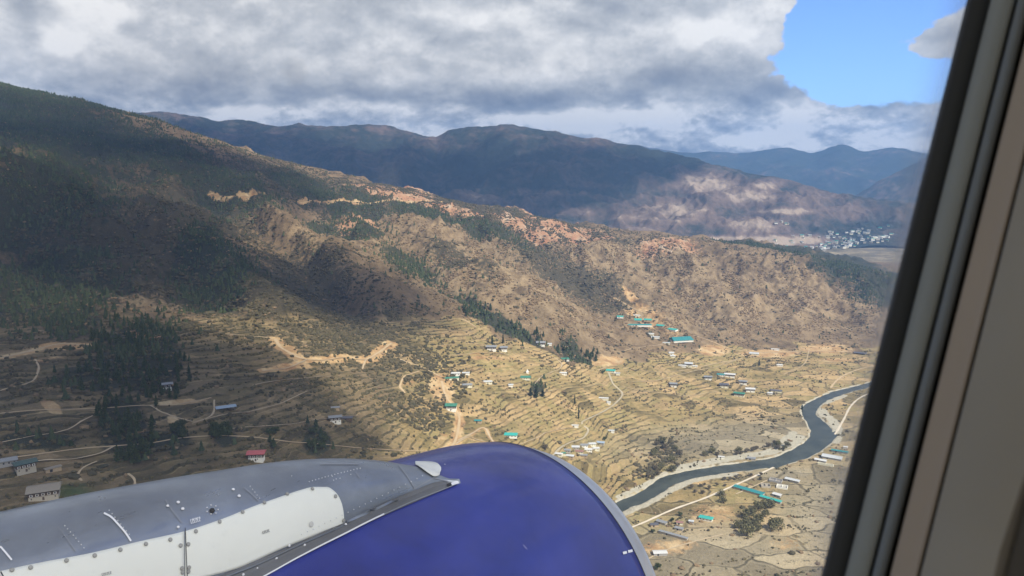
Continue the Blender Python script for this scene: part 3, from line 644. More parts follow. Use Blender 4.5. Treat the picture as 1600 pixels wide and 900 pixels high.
ALT = CAMZ+1150
cloud(cast(330, 400), 620, 500, ALT, .40)
cloud(cast(120, 330), 620, 760, ALT+20, .40)
cloud(cast(90, 560), 420, 360, ALT-30, .5)
cloud(cast(560, 480), 300, 270, ALT+10, .5)
cloud(cast(180, 240), 900, 800, ALT+60, .42)
cloud(cast(330, 250), 500, 420, ALT+90, .45)
cloud(cast(90, 190), 900, 800, ALT+120, .40)
cloud(cast(60, 300), 500, 500, ALT+140, .25)
cloud(cast(470, 310), 260, 260, ALT+100, .35)
cloud((0, 0, CAMZ), 330, 300, ALT-60, .50)                    # added out of view to dim the sun on the aircraft
cloud(cast(60, 760), 330, 230, ALT, .45)
cloud(cast(260, 650), 380, 230, ALT-10, .50)
cloud(cast(20, 430), 460, 520, ALT+40, .38)
cloud(cast(430, 660), 260, 170, ALT+30, .42)
cloud(cast(230, 560), 360, 200, ALT-50, .35)
for px, py, d, rx, ry in [(330, 240, 6300, 1700, 1500), (620, 270, 5900, 1500, 1300), (880, 265, 5700, 1250, 1100), (1030, 252, 5900, 560, 600), (700, 330, 5000, 1400, 500)]:
    cloud(wpoint(px, py, d), rx, ry, ALT+250)

# ------------------------------------------------------------------ haze
def haze():
    bm = bmesh.new(); pcube(bm, (-19000, -3000, -9.5), (19000, 13600, CAMZ+800))
    m = bpy.data.materials.new('valley_air'); m.use_nodes = True; q = N(m.node_tree); q.n.clear()
    o = q.new('ShaderNodeOutputMaterial'); v = q.new('ShaderNodeVolumePrincipled')
    v.inputs['Color'].default_value = (.26, .52, 1.0, 1); v.inputs['Density'].default_value = HAZE; v.inputs['Anisotropy'].default_value = 0.0
    q.l.new(v.outputs[0], o.inputs['Volume'])
    o_ = link('haze', bm_mesh('haze', bm, m)); tag(o_, kind='stuff'); m.volume_intersection_method if False else None
HAZE = 7.2e-5
haze()

# ------------------------------------------------------------------ engine, pylon fairing
def cam_to_world(p):
    p = np.asarray(p, float); x, y, z = p[..., 0], p[..., 1], p[..., 2]
    return np.stack([x, z*CP+y*SP, -z*SP+y*CP+CAMZ], -1)
phi, psi = .729, .073
EA = np.array([math.sin(phi)*math.cos(psi), math.sin(psi), math.cos(phi)*math.cos(psi)])
EL_ = np.cross([0, 1, 0], EA); EL_ /= np.linalg.norm(EL_); EU = np.cross(EA, EL_)
EC = np.array([(843.7-800)/1200*5.289, (450-925.4)/1200*5.289, 5.289])
def eng(t, q, u):
    t, q, u = np.broadcast_arrays(np.asarray(t, float), np.asarray(q, float), np.asarray(u, float))
    return cam_to_world(EC+t[..., None]*EA+q[..., None]*EL_+u[..., None]*EU)
def nac_r(t): return np.interp(-np.asarray(t, float), [0, .2, .6, 1.2, 2, 3, 5], [1.0, 1.085, 1.14, 1.155, 1.13, 1.05, .9])
def paint(name, col, rough, metal=0, coat=0, streak=.12, bump=.02):
    m = bpy.data.materials.new(name); m.use_nodes = True; q = N(m.node_tree); b = q.n['Principled BSDF']
    P = q.new('ShaderNodeTexCoord').outputs['Object']
    n = q.noise(P, 2.2, 5, .6, .3); n2 = q.noise(q.vm('MULTIPLY', P, (1, 1, 1)), 14, 4, .7)
    c = q.mix(q.mr(n, .3, .7), tuple(x*(1-streak) for x in col), tuple(x*(1+streak) for x in col))
    c = q.mix(q.mr(n2, .58, .75, 0, .22), c, tuple(x*.6+.04 for x in col))
    q.put(b.inputs['Base Color'], c); q.put(b.inputs['Roughness'], q.mr(n2, .3, .7, rough*.8, rough*1.25)); b.inputs['Metallic'].default_value = metal
    if metal > .5 and coat: q.put(b.inputs['Roughness'], q.mr(q.noise(q.vm('MULTIPLY', P, (2.5, 2.5, 26)), 1.0, 5, .65), .3, .7, rough*.62, rough*1.3))
    b.inputs['Coat Weight'].default_value = coat; b.inputs['Coat Roughness'].default_value = .12
    bp = q.new('ShaderNodeBump'); bp.inputs['Strength'].default_value = bump; bp.inputs['Distance'].default_value = .05; q.put(bp.inputs['Height'], n); q.l.new(bp.outputs[0], b.inputs['Normal'])
    return m
M_BLUE = paint('cowl_blue_paint', (.021, .034, .24), .40, 0, .35, .25)
M_GREY = paint('fairing_grey_paint', (.27, .30, .34), .40, 0.6, .1, .25)
M_DGREY = paint('fairing_dark_grey', (.13, .135, .14), .5, 0, 0, .25)
M_WHITE = paint('panel_white_paint', (.80, .82, .74), .55, 0, 0, .05)
M_LIP = paint('intake_lip_metal', (.55, .57, .60), .40, .55, 0, .14, .05)
M_BLACK = simple_mat('dark_gap', (.02, .02, .022), .6)
M_CHROME = simple_mat('fastener_metal', (.42, .42, .42), .45, .5)
M_SHINY = simple_mat('bare_bright_metal', (.85, .86, .86), .4, .0)
E_root = bpy.data.objects.new('jet_engine', None); COL.objects.link(E_root)
E_base = eng(-1.2, 0, 0); E_root.location = E_base
tag(E_root, 'blue jet engine with grey lip and a grey and white fairing, in the foreground', 'jet engine')
def eobj(name, V_, F_, mat, smooth_=True, label=None, parent=None):
    me = np_mesh(name, np.asarray(V_)-E_base, F_, mat, smooth_); o = link(name, me, parent or E_root)
    if label: o['label'] = label
    return o
def grid_faces(nr, nc, wrap=False):
    F_ = []
    for j in range(nr-1):
        for i in range(nc if wrap else nc-1): F_.append((j*nc+i, j*nc+(i+1) % nc, (j+1)*nc+(i+1) % nc, (j+1)*nc+i))
    return F_
def revolve(name, prof, mat, n=220, label=None):
    prof = np.asarray(prof, float); th = np.linspace(0, 2*np.pi, n, endpoint=False)
    V_ = np.concatenate([eng(t, np.sin(th)*r, np.cos(th)*r) for t, r in prof])
    return eobj(name, V_, grid_faces(len(prof), n, True), mat, True, label)
def sm(pts, n): return pchip(np.array([p[0] for p in pts], float), np.array([p[1] for p in pts], float), n)
tt = np.linspace(.212, 5, 70); rr = pchip(np.array([0, .2, .6, 1.2, 2, 3, 5.01]), np.array([1.0, 1.085, 1.14, 1.155, 1.13, 1.05, .9]), tt)
revolve('cowl', [(-.212, 1.06)]+[(-t, r) for t, r in zip(tt, rr)]+[(-5.0, .7), (-4.6, .6)], M_BLUE, label='deep blue painted engine cowl')
ang = np.linspace(0, math.pi, 22)
lip = [(-.205, 1.0835), (-.16, 1.068), (-.11, 1.048), (-.06, 1.023)]+[(-.03+.045*math.sin(a_)**.8*1.0, .955+.052*math.cos(a_)) for a_ in ang]+[(-.1, .885), (-.25, .86), (-.5, .85)]
revolve('intake_lip', lip, M_LIP, label='bare grey metal intake lip')
revolve('intake_duct', [(-.5, .85), (-.8, .855), (-1.1, .86)], M_DGREY)
fan_v = eng(-1.1, 0, 0)[None]; thf = np.linspace(0, 2*np.pi, 72, endpoint=False)
fv_ = np.concatenate([eng(-1.1+.05*(i_ % 2), np.sin(thf)*r_, np.cos(thf)*r_) for i_, r_ in enumerate((.25, .45, .65, .86))])
eobj('fan', fv_, grid_faces(4, 72, True), M_DGREY, False)
revolve('spinner', [(-.75, .01), (-.85, .1), (-1.0, .2), (-1.1, .25)], M_DGREY, 48)
# a fine dark joint between paint and lip
revolve('lip_joint', [(-.2045, 1.0838), (-.2045, 1.0872), (-.2125, 1.0900), (-.2125, 1.0862)], M_BLACK)
# fairing, lofted along the engine
T_ = np.array([-1.03, -1.08, -1.15, -1.25, -1.4, -1.6, -1.95, -2.2, -2.45, -2.9, -3.4, -4.2])
qn = np.array([.352, .356, .358, .36, .36, .362, .395, .405, .42, .45, .48, .52])
qf = np.array([.33, .19, .06, -.04, -.13, -.20, -.26, -.29, -.31, -.34, -.36, -.38])
ut = np.array([1.105, 1.135, 1.185, 1.225, 1.275, 1.325, 1.385, 1.408, 1.432, 1.462, 1.475, 1.48])
def fairing_section(t):
    a_, b_, u_ = [float(pchip(-T_, v, np.array([-t]))[0]) for v in (qn, qf, ut)]
    rn = float(nac_r(t)); ub = math.sqrt(max(rn*rn-a_*a_, .2))-.012; uf = math.sqrt(max(rn*rn-b_*b_, .2))-.03
    w = a_-b_; led = min(.055, w*.25)
    pts = [(a_, ub), (a_-led*.12, ub+.018), (a_-led, ub+.028)]
    pq, pu = a_-led, ub+.028
    pk = b_+w*.42                                             # crest
    hh = max(u_-pu, .01)
    for s in np.linspace(0, 1, 22)[1:]:
        th = s*math.pi/2
        pts.append((pk+(pq-pk)*math.cos(th)**.85, pu+hh*math.sin(th)**.92))
    for s in np.linspace(0, 1, 16)[1:]:
        th = s*math.pi/2
        pts.append((pk+(b_-pk)*math.sin(th), uf+(u_-uf)*math.cos(th)**.9))
    return np.array(pts)
ts = np.concatenate([-1.03-np.linspace(0, 1, 18)**1.5*.25, np.linspace(-1.3, -4.2, 90)])
secs = np.array([fairing_section(t) for t in ts]); NS = secs.shape[1]
FV = np.concatenate([eng(t, s[:, 0], s[:, 1]) for t, s in zip(ts, secs)])
fair = eobj('fairing', FV, grid_faces(len(ts), NS), M_GREY, True, label='smooth blue grey fairing over the engine')
bvh = BVHTree.FromPolygons([Vector(v) for v in FV], grid_faces(len(ts), NS))
# blue cowl as a target too
thh = np.linspace(-1.2, 1.2, 160); CV = np.concatenate([eng(-t, np.sin(thh)*r, np.cos(thh)*r) for t, r in zip(tt, rr)])
bvh2 = BVHTree.FromPolygons([Vector(v) for v in CV], grid_faces(len(tt), 160))
lipP = np.array(lip[:14]); LVv = np.concatenate([eng(t, np.sin(thh)*r, np.cos(thh)*r) for t, r in lipP]); bvh3 = BVHTree.FromPolygons([Vector(v) for v in LVv], grid_faces(len(lipP), 160))
CAMV = Vector((0, 0, CAMZ))
def on(px, py, trees=(bvh,), off=.004):
    d = Vector(wdir(px, py)).normalized(); bestd = None
    for tr in trees:
        h, n, i, dist = tr.ray_cast(CAMV, d, 12)
        if h is not None and (bestd is None or dist < bestd[2]): bestd = (h, n, dist)
    if bestd is None: return None, None
    h, n, _ = bestd
    if n.dot(d) > 0: n = -n
    return h+n*off, n
BB = (bvh, bvh2, bvh3)
def patch(name, xs_, top, bot, mat, trees=BB, off=.004, nrow=14, label=None, thick=True):
    """sheet-metal panel lying on the fairing between two edge lines"""
    tx, ty = zip(*top); bx_, by_ = zip(*bot); rows_ = []; ok = []
    for j in range(nrow):
        s = j/(nrow-1)
        for x in xs_:
            yt = float(pchip(np.array(tx, float), np.array(ty, float), np.array([x]))[0]); yb = float(pchip(np.array(bx_, float), np.array(by_, float), np.array([x]))[0])
            p, n = on(x, yt+(yb-yt)*s, trees, off); rows_.append(p)
    nc = len(xs_); idx_ = {}; V_ = []
    for i_, p in enumerate(rows_):
        if p is not None: idx_[i_] = len(V_); V_.append(tuple(p))
    F_ = [f for f in grid_faces(nrow, nc) if all(k in idx_ for k in f)]
    V2 = np.array(V_)-E_base; F2 = [tuple(idx_[k] for k in f) for f in F_]
    me = np_mesh(name, V2, F2, mat, True)
    o = link(name, me, E_root)
    if thick:
        sd = o.modifiers.new('s', 'SOLIDIFY'); sd.thickness = .003; sd.offset = 1
    if label: o['label'] = label
    return o
# white access panels (two, butted at a seam)
wt = [(-60,905),(0,893),(60,880),(140,865),(215,847),(290,830),(345,812),(400,790),(440,776),(470,766),(490,761.5),(510,761.5),(522,768),(531,781),(536,800),(537.5,819)]
wb = [(-60,960),(0,960),(140,940),(215,925),(289,908),(330,899),(370,888),(405,873),(440,857),(475,843),(510,829),(537.5,819.5)]
patch('access_panel', list(np.linspace(-60, 287.2, 60)), wt, wb, M_WHITE, (bvh,), .004, label='cream white access panel at the left')
patch('access_panel', list(np.linspace(289, 500, 44))+list(np.linspace(503, 537.4, 26)), wt, wb, M_WHITE, (bvh,), .004, nrow=20, label='cream white access panel with a rounded end')
def strip(name, pts, wpx, mat, trees=BB, off=.006, parent=None):
    pts = resample(np.array(pts, float), max(6, int(np.linalg.norm(np.diff(np.array(pts, float), axis=0), axis=1).sum()/5)))
    T = np.gradient(pts, axis=0); T /= np.linalg.norm(T, axis=1)[:, None]+1e-9; Nn = np.c_[-T[:, 1], T[:, 0]]; V_ = []
    for p, n_ in zip(pts, Nn):
        a_, _ = on(*(p-n_*wpx/2), trees, off); b_, _ = on(*(p+n_*wpx/2), trees, off)
        if a_ is None or b_ is None: continue
        V_ += [tuple(a_), tuple(b_)]
    if len(V_) < 4: return
    F_ = [(2*i, 2*i+1, 2*i+3, 2*i+2) for i in range(len(V_)//2-1)]
    return eobj(name, V_, F_, mat, True)
# seams, bright beads and edges
strip('seam', [(288,826),(288.5,838),(289,850),(290,880),(291,905)], 1.0, M_BLACK, (bvh,), .010)
strip('seam', [(0,895),(6,905)], 2, M_BLACK, (bvh,), .010)
strip('bead', [(162,803),(172,808),(184,820),(196,834),(204,846)], 3.0, M_SHINY, (bvh,), .005)
strip('bead', [(0,855),(8,864),(18,876)], 3.0, M_SHINY, (bvh,), .005)
M_SEAM = simple_mat('panel_seam', (.30, .32, .35), .5)
for pts in [[(90,824),(98,834),(108,848),(118,862)], [(258,781),(264,792),(276,808),(284,818)], [(380,762),(392,772),(404,784)], [(622,727),(634,742),(648,764)], [(646,764),(662,755),(676,748)], [(676,747),(700,752)],
            [(555,738),(562,748)], [(500,726),(560,726)]]:
    strip('seam', pts, 1.3, M_SEAM, (bvh,), .004)
patch('gutter', list(np.linspace(330, 712, 60)), [(330,906),(405,873),(460,851),(500,832),(540,815),(600,786),(650,765),(690,752),(712,756)], [(330,960),(400,912),(420,898),(500,856),(600,806),(660,780),(714,757.5)], M_DGREY, BB, .005, nrow=5, label='riveted dark grey strip along the foot of the fairing')
strip('edge_bead', [(330,953),(360,932),(420,899.5),(460,877),(500,856),(540,836),(575,818),(600,806)], 2.2, M_SHINY, BB, .012)
strip('edge_bead', [(600,806),(650,783.5),(690,768),(714,758)], 1.0, M_SEAM, BB, .010)
strip('ridge', [(350,900),(400,880),(460,852),(520,826),(545,815),(590,795),(620,780)], 2.2, M_GREY, BB, .016)
def disc(name, px, py, rpx, mat, trees=BB, off=.006, sides=14, h=.003, sq=None):
    p, n = on(px, py, trees, off)
    if p is None: return
    r = rpx*(p-CAMV).length/1200
    q_ = n.to_track_quat('Z', 'Y'); bm = bmesh.new()
    bmesh.ops.create_cone(bm, cap_ends=True, segments=sides, radius1=r, radius2=r*.7, depth=h)
    bm.transform(Matrix.Translation(p-Vector(E_base)) @ q_.to_matrix().to_4x4())
    return link(name, bm_mesh(name, bm, mat), E_root)
M_SCREW = simple_mat('screw_head', (.36, .36, .33), .5, .2)
for x, y in [(18,892),(47,888),(103,877),(147,869),(187,860),(227,851),(265,844),(305,831),(342,816),(378,801),(412,786.5),(448,773),(487,765),(523,776),(535,813),(281,853),(293,851),(283,888),(294,887),(284,894),(293,893)]:
    disc('fastener', x, y, 2.9, M_SCREW, (bvh,), .010)
for x, y in [(278,786),(285,796),(364,766),(373,776)]: disc('fastener', x, y, 2.4, M_SHINY, (bvh,), .007)
for x, y in [(277,825),(261,793),(450,852),(474,851),(540,822),(400,888),(378,897),(430,872)]: disc('fastener', x, y, 2.0, M_SHINY, BB, .012)
disc('drain_hole', 331, 798.5, 4.2, M_BLACK, (bvh,), .007, 6)
for k in range(7):
    a_ = k*2*math.pi/7; disc('rivet', 331+9*math.cos(a_), 797+7*math.sin(a_), 1.0, M_SHINY, (bvh,), .005, 8)
rv_pts = [(x, 755-(x-480)*.30+((x-480)/80)**2*3.2) for x in range(482, 566, 5)]+[(x, 866-(x-410)*.475-3) for x in range(470, 700, 9)]
rv_pts += [(101+i*4.2-abs(i-3)*.1, 824+i*4.8) for i in range(8)]+[(170+i*4.4, 800+i*5.2) for i in range(8)]+[(390+i*3.6, 762+i*4.5) for i in range(5)]+[(518,746),(524,750),(530,749),(520,752),(547,743),(455,746)]+[(x, 779-(x-640)*.42) for x in range(600, 690, 11)]
for x, y in rv_pts[:70]: disc('rivet', x, y, .75, M_SHINY, BB, .009, 6)
disc('dent', 485, 819, 4.0, simple_mat('dent_grey', (.58, .59, .55), .7), (bvh,), .0085, 16, .001)  # flat disc of greyer colour drawn for the dent
# lettering too worn to read: a row of short strokes
def strokes(name, x0, y0, dx_, dy_, n, hpx, mat, skew):
    V_, F_ = [], []
    for i in range(n):
        cx_, cy_ = x0+dx_*i, y0+dy_*i
        for seg in (((0, -.5), (0, .5)), ((0, -.5), (.5, -.5)), ((0, .5), (.5, .5)), ((.5, -.5), (.5, 0)))[: (4 if i % 2 else 3)]:
            (a0, b0), (a1, b1) = seg; w = .45
            q4 = []
            for (aa, bb, s_) in ((a0, b0, -1), (a0, b0, 1), (a1, b1, 1), (a1, b1, -1)):
                ox, oy = ((w*s_, 0) if a0 == a1 else (0, w*s_)); p, _ = on(cx_+aa*dx_*1.1+ox+bb*skew, cy_+aa*dy_+bb*hpx+oy, BB, .009)
                if p is None: break
                q4.append(tuple(p))
            if len(q4) == 4: F_.append(tuple(range(len(V_), len(V_)+4))); V_ += q4
    if F_: eobj(name, V_, F_, mat, False)
strokes('stencil', 297, 816.5, 2.6, -.75, 6, 6, M_SHINY, 1.2)
strokes('stencil', 409, 832.5, 2.3, -.8, 5, 3.2, M_SCREW, .8)
strokes('stencil', 158, 898.5, 2.6, -.6, 6, 3.2, M_SCREW, .8)
# tip marker, far cap, lip mark, scratch
strip('tip_marker', [(705,759.5),(716,756)], 4.2, M_SHINY, BB, .012)  # small white marker on the fairing tip, not a lamp
strip('tip_marker_back', [(698,761),(705,759)], 4, M_BLACK, BB, .011)  # plain black strip beside the white marker
M_CAP = paint('pale_cap', (.78, .79, .72), .5)
patch('fairing_cap', list(np.linspace(649, 689, 24)), [(649,723.5),(664,723.5),(676,724.5),(684,727),(689,733)], [(649,728),(658,734),(668,741),(678,746),(685,744),(689,737)], M_CAP, BB, .012, nrow=8, label='small cream white cap on the far side of the fairing tip')
strip('lip_mark', [(972,865),(978,863.5)], 4.0, M_SHINY, BB, .007); strip('lip_mark', [(980,862.5),(987,861)], 4.0, M_SHINY, BB, .007)
strip('scratch', [(817,852),(820,856),(823,859)], 1.0, simple_mat('scratched_paint', (.35, .36, .6), .6), BB, .005)

# ------------------------------------------------------------------ cabin window
LEAN = math.atan(228/900)
cl, sl_ = math.cos(LEAN), math.sin(LEAN)
WH = .17
def wpt(n_off, s, D_):
    """n_off: offset right of the glass edge in px at the middle row; s: metres along the edge; D_: metres in front"""
    u = (1400+n_off-800)/1200*D_; x = u*cl*cl+s*sl_; y = -u*cl*sl_+s*cl        # foot of the perpendicular plus run
    return x, y
def ring_path(off_px, D_, n=14):
    """closed rounded rectangle at depth D_, whose right side runs along the measured line"""
    U = (600+off_px)/1200*D_*cl                # perpendicular distance of the right side from the optical axis
    right, leftw, half, rad = U, U-.285-off_px/1200*D_*1.0, WH+off_px/1200*D_*.9, .085+off_px/1200*D_*.8
    left = -(.30-.06)-(off_px/1200*D_)
    P = []
    for cx_, cy_, a0 in ((right-rad, half-rad, 0), (left+rad, half-rad, 90), (left+rad, -half+rad, 180), (right-rad, -half+rad, 270)):
        for k in range(n+1):
            a_ = math.radians(a0+90*k/n); P.append((cx_+rad*math.cos(a_), cy_+rad*math.sin(a_)))
    return [(x*cl+y*sl_, -x*sl_+y*cl, D_) for x, y in P]
W_root = bpy.data.objects.new('cabin_window', None); COL.objects.link(W_root); wb_ = cam_to_world((0.05, -.17, .13)); W_root.location = wb_
tag(W_root, 'grey and brown moulded aircraft window surround slanting down the right side', 'window')
def ring(name, section, mat, label=None, parent=W_root):
    rings = [ring_path(o, d) for o, d in section]; nc = len(rings[0])
    V_ = cam_to_world(np.array(sum(rings, [])))-wb_; me = np_mesh(name, V_, grid_faces(len(section), nc, True), mat, False)
    for p in me.polygons: p.use_smooth = True
    o = link(name, me, parent)
    if label: o['label'] = label
    return o
def trim_mat(name, col, rough=.6): return simple_mat(name, col, rough, 0, .06, 30, .05)
M_RUB = trim_mat('seal_rubber', (.055, .062, .070), .8); M_TG = trim_mat('surround_grey', (.31, .34, .33), .7); M_TG2 = trim_mat('surround_slate', (.205, .235, .255), .7)
M_TB = trim_mat('surround_brown', (.44, .37, .29), .7); M_WALLP = trim_mat('cabin_wall_plastic', (.42, .405, .36), .75); M_GAP = trim_mat('groove_black', (.010, .010, .011), .9)  # last one: near-black colour of the grooves between frame rings
ring('seal', [(-2, .150), (-3, .146), (4, .1425), (34, .1415), (36, .1440)], M_RUB, 'blackish rubber seal')
ring('inner_frame', [(34, .1450), (34.5, .1405), (37, .1395), (66, .1345), (71, .1345), (73, .1375)], M_TG, 'mid grey inner frame')
ring('frame_groove', [(71, .1372), (77, .1372)], M_GAP)
ring('outer_frame', [(76, .1375), (76.5, .1340), (80, .1330), (92, .1315), (97, .1320), (98, .136)], M_TG2, 'slate grey outer frame')
ring('frame_groove', [(95, .1345), (108, .1345)], M_GAP)
ring('reveal', [(104, .1350), (105, .1300), (109, .1280), (125, .1262), (142, .1225), (147, .1215), (149, .1250)], M_TB, 'brownish reveal')
ring('frame_groove', [(146, .1240), (158, .1240)], M_GAP)
# the wall panel round it, with its own dark diagonal joint lower right
bmw = bmesh.new()
r0 = ring_path(152, .1215); r1 = ring_path(154, .1195); r1b = ring_path(300, .112); r2 = [(p[0]*1.0+(0 if abs(p[0]) < 1e9 else 0), p[1], p[2]) for p in ring_path(560, .100)]; r3 = ring_path(5200, .100)
V_ = cam_to_world(np.array(r0+r1+r1b+r2+r3)); nc = len(r0)
wall = np_mesh('cabin_wall', V_-wb_, grid_faces(5, nc, True), M_WALLP, True)
wo_ = link('cabin_wall', wall, None, wb_); tag(wo_, 'warm grey cabin wall panel along the right edge', 'cabin wall')
def band(name, pts, D_, mat, parent, thick=.004):
    V_ = cam_to_world(np.array([((x-800)/1200*D_, (450-y)/1200*D_, D_) for x, y in pts]+[((x-800)/1200*(D_+thick), (450-y)/1200*(D_+thick), D_+thick) for x, y in pts]))-wb_
    n = len(pts); bm = bmesh.new(); vs = [bm.verts.new(v) for v in V_]
    bm.faces.new(vs[:n]); bm.faces.new(vs[n:][::-1])
    for i in range(n): bm.faces.new((vs[i], vs[(i+1) % n], vs[n+(i+1) % n], vs[n+i]))
    return link(name, bm_mesh(name, bm, mat), parent)
band('panel_recess', [(1640, 655), (1602, 790), (1570, 912), (1640, 912)], .096, trim_mat('recess_dark', (.06, .058, .055)), wo_)
band('panel_joint', [(1636, 640), (1640, 655), (1570, 912), (1550, 912), (1562, 860)], .0965, trim_mat('joint_brown', (.17, .16, .14)), wo_)
# outer skin outside the surround, thick enough to be a wall
sk = [ring_path(4, .165), ring_path(4, .150), ring_path(5200, .150), ring_path(5200, .165)]
V_ = cam_to_world(np.array(sum(sk, []))); so2 = link('fuselage_skin', np_mesh('fuselage_skin', V_-wb_, grid_faces(4, nc, True)+[(3*nc+i, 3*nc+(i+1) % nc, (i+1) % nc, i) for i in range(nc)], M_TG2, True), None, wb_)
tag(so2, 'outer aircraft skin around the window opening at the right edge', 'fuselage')
# cabin shell arching over and behind the seat
arc = [(.155, .55), (.05, .95), (-.35, 1.3), (-.9, 1.5), (-1.6, 1.56), (-2.3, 1.45), (-2.9, 1.1), (-3.3, .5)]
sv = []
for off_ in (0, .06):
    for y_, z_ in arc: sv += [(x_, y_-off_*.3, CAMZ+z_-off_*1.2+.06) for x_ in (-5, 5)]
n_ = len(arc); ff = []
for k in range(n_-1): ff += [(2*k, 2*k+1, 2*k+3, 2*k+2), (2*n_+2*k, 2*n_+2*k+2, 2*n_+2*k+3, 2*n_+2*k+1)]
ff += [(0, 2*n_, 2*n_+1, 1), (2*n_-2, 2*n_-1, 4*n_-1, 4*n_-2)]
tag(link('cabin_ceiling', np_mesh('cabin_ceiling', np.array(sv)-np.array([0, 0, CAMZ]), ff, M_WALLP, True), None, (0, 0, CAMZ)), 'curved grey cabin ceiling arching above the window, out of frame', 'cabin ceiling')
# pane
def pane_mat():
    m = bpy.data.materials.new('window_acrylic'); m.use_nodes = True; q = N(m.node_tree); q.n.clear()
    o = q.new('ShaderNodeOutputMaterial'); t = q.new('ShaderNodeBsdfTransparent'); t.inputs[0].default_value = (.985, .99, .99, 1)
    d = q.new('ShaderNodeBsdfDiffuse'); d.inputs[0].default_value = (.75, .77, .8, 1); tl = q.new('ShaderNodeBsdfTranslucent'); tl.inputs[0].default_value = (.7, .72, .75, 1)
    ds = q.new('ShaderNodeMixShader'); ds.inputs[0].default_value = .8; q.l.new(d.outputs[0], ds.inputs[1]); q.l.new(tl.outputs[0], ds.inputs[2])
    P = q.new('ShaderNodeTexCoord').outputs['Object']
    n = q.noise(P, 14, 4, .6); n2 = q.noise(P, 70, 3, .5)
    vo = q.new('ShaderNodeTexVoronoi'); q.put(vo.inputs['Vector'], P); vo.inputs['Scale'].default_value = 55; vo.inputs['Randomness'].default_value = 1
    rare = q.mr(q.sep(vo.outputs['Color'])[0], .86, .9)
    spot = q.m('MULTIPLY', q.mr(vo.outputs['Distance'], .20, .05, 0, 1, True), rare)
    e = q.attr('edge_soft').outputs['Fac']  # pane turns milkier towards its edge to soften the rim
    f = q.m('ADD', q.m('ADD', q.mr(n, .35, .75, .028, .085), q.m('MULTIPLY', spot, .13)), q.m('MULTIPLY', e, .45))
    mx = q.new('ShaderNodeMixShader'); q.put(mx.inputs[0], f); q.l.new(t.outputs[0], mx.inputs[1]); q.l.new(ds.outputs[0], mx.inputs[2]); q.l.new(mx.outputs[0], o.inputs[0]); return m
V_ = []; E_ = []
off = np.array([-1100, -400, -200, -120, -80, -62, -50, -40, -30, -22, -15, -8, 0, 6], float)
rg = [ring_path(-1150+1e-6 if o < -1000 else o, .147) for o in off]
# rings shrink inwards; the innermost one is closed with a fan
cpx = np.array(ring_path(-60, .147)).mean(0)
inner = [tuple(cpx+(np.array(p)-cpx)*s) for s in (.02, .3, .6, .85) for p in ring_path(-120, .147)]
outer = sum([ring_path(o, .147) for o in off[3:]], [])
V_ = np.array(inner+outer); ed = np.concatenate([np.zeros(4*nc)]+[np.full(nc, max(0, 1+o/62)**2.0) for o in off[3:]])
pn = np_mesh('pane', cam_to_world(V_)-wb_, grid_faces(4+len(off)-3, nc, True), pane_mat(), True, {'edge_soft': ed}); link('pane', pn, W_root)['label'] = 'lightly smeared clear window pane'

#PART3
# ------------------------------------------------------------------ scrub and pine woods nobody could count
def base_ico():
    bm = bmesh.new(); bmesh.ops.create_icosphere(bm, subdivisions=1, radius=1); V_ = np.array([v.co[:] for v in bm.verts]); F_ = np.array([[v.index for v in f.verts] for f in bm.faces]); bm.free(); return V_, F_
def base_cone(seg=6):
    V_ = [(0, 0, 1.0)]; F_ = []
    for r, z in ((.55, .52), (.32, .55), (1.0, .08)):
        b0 = len(V_)
        V_ += [(r*math.cos(k*2*math.pi/seg+z), r*math.sin(k*2*math.pi/seg+z), z) for k in range(seg)]
    for k in range(seg):
        n = (k+1) % seg; F_.append((0, 1+k, 1+n))
        F_.append((1+seg+k, 1+2*seg+k, 1+2*seg+n)); F_.append((1+seg+k, 1+2*seg+n, 1+seg+n))
    V_ = np.array(V_); V_[:, :2] *= .5; return V_, np.array(F_)
def tint_mat(name, c1, c2, rough=.95):
    m = bpy.data.materials.new(name); m.use_nodes = True; q = N(m.node_tree); b = q.n['Principled BSDF']
    f = q.attr('tint').outputs['Fac']; n = q.noise(q.new('ShaderNodeNewGeometry').outputs['Position'], 1.3, 2, .6)
    c = q.mix(q.m('ADD', q.m('MULTIPLY', f, .8), q.m('MULTIPLY', n, .25)), c1, c2); q.put(b.inputs['Base Color'], c); b.inputs['Roughness'].default_value = rough; b.inputs['Specular IOR Level'].default_value = .1
    return m
def vis_weights(dens, lo=1.2, hi=11.35):
    cell = np.gradient(R, axis=0)*(R*(AZ[1]-AZ[0]))
    w = np.clip(dens, 0, None)*cell
    w[(KR < lo) | (KR > hi)] = 0
    w[:, np.abs(AZ) > math.radians(37)] = 0
    w = np.where((PXg > 1470) | (PYg > 930), 0, w)
    w = np.where(rd < 6, 0, w)
    return w
road_clear = np.ones_like(H)
for nm, P, w in road_world:
    mk, bd = line_mask(P, w*.8); road_clear = np.minimum(road_clear, smooth(w*.5, w*.9, bd))
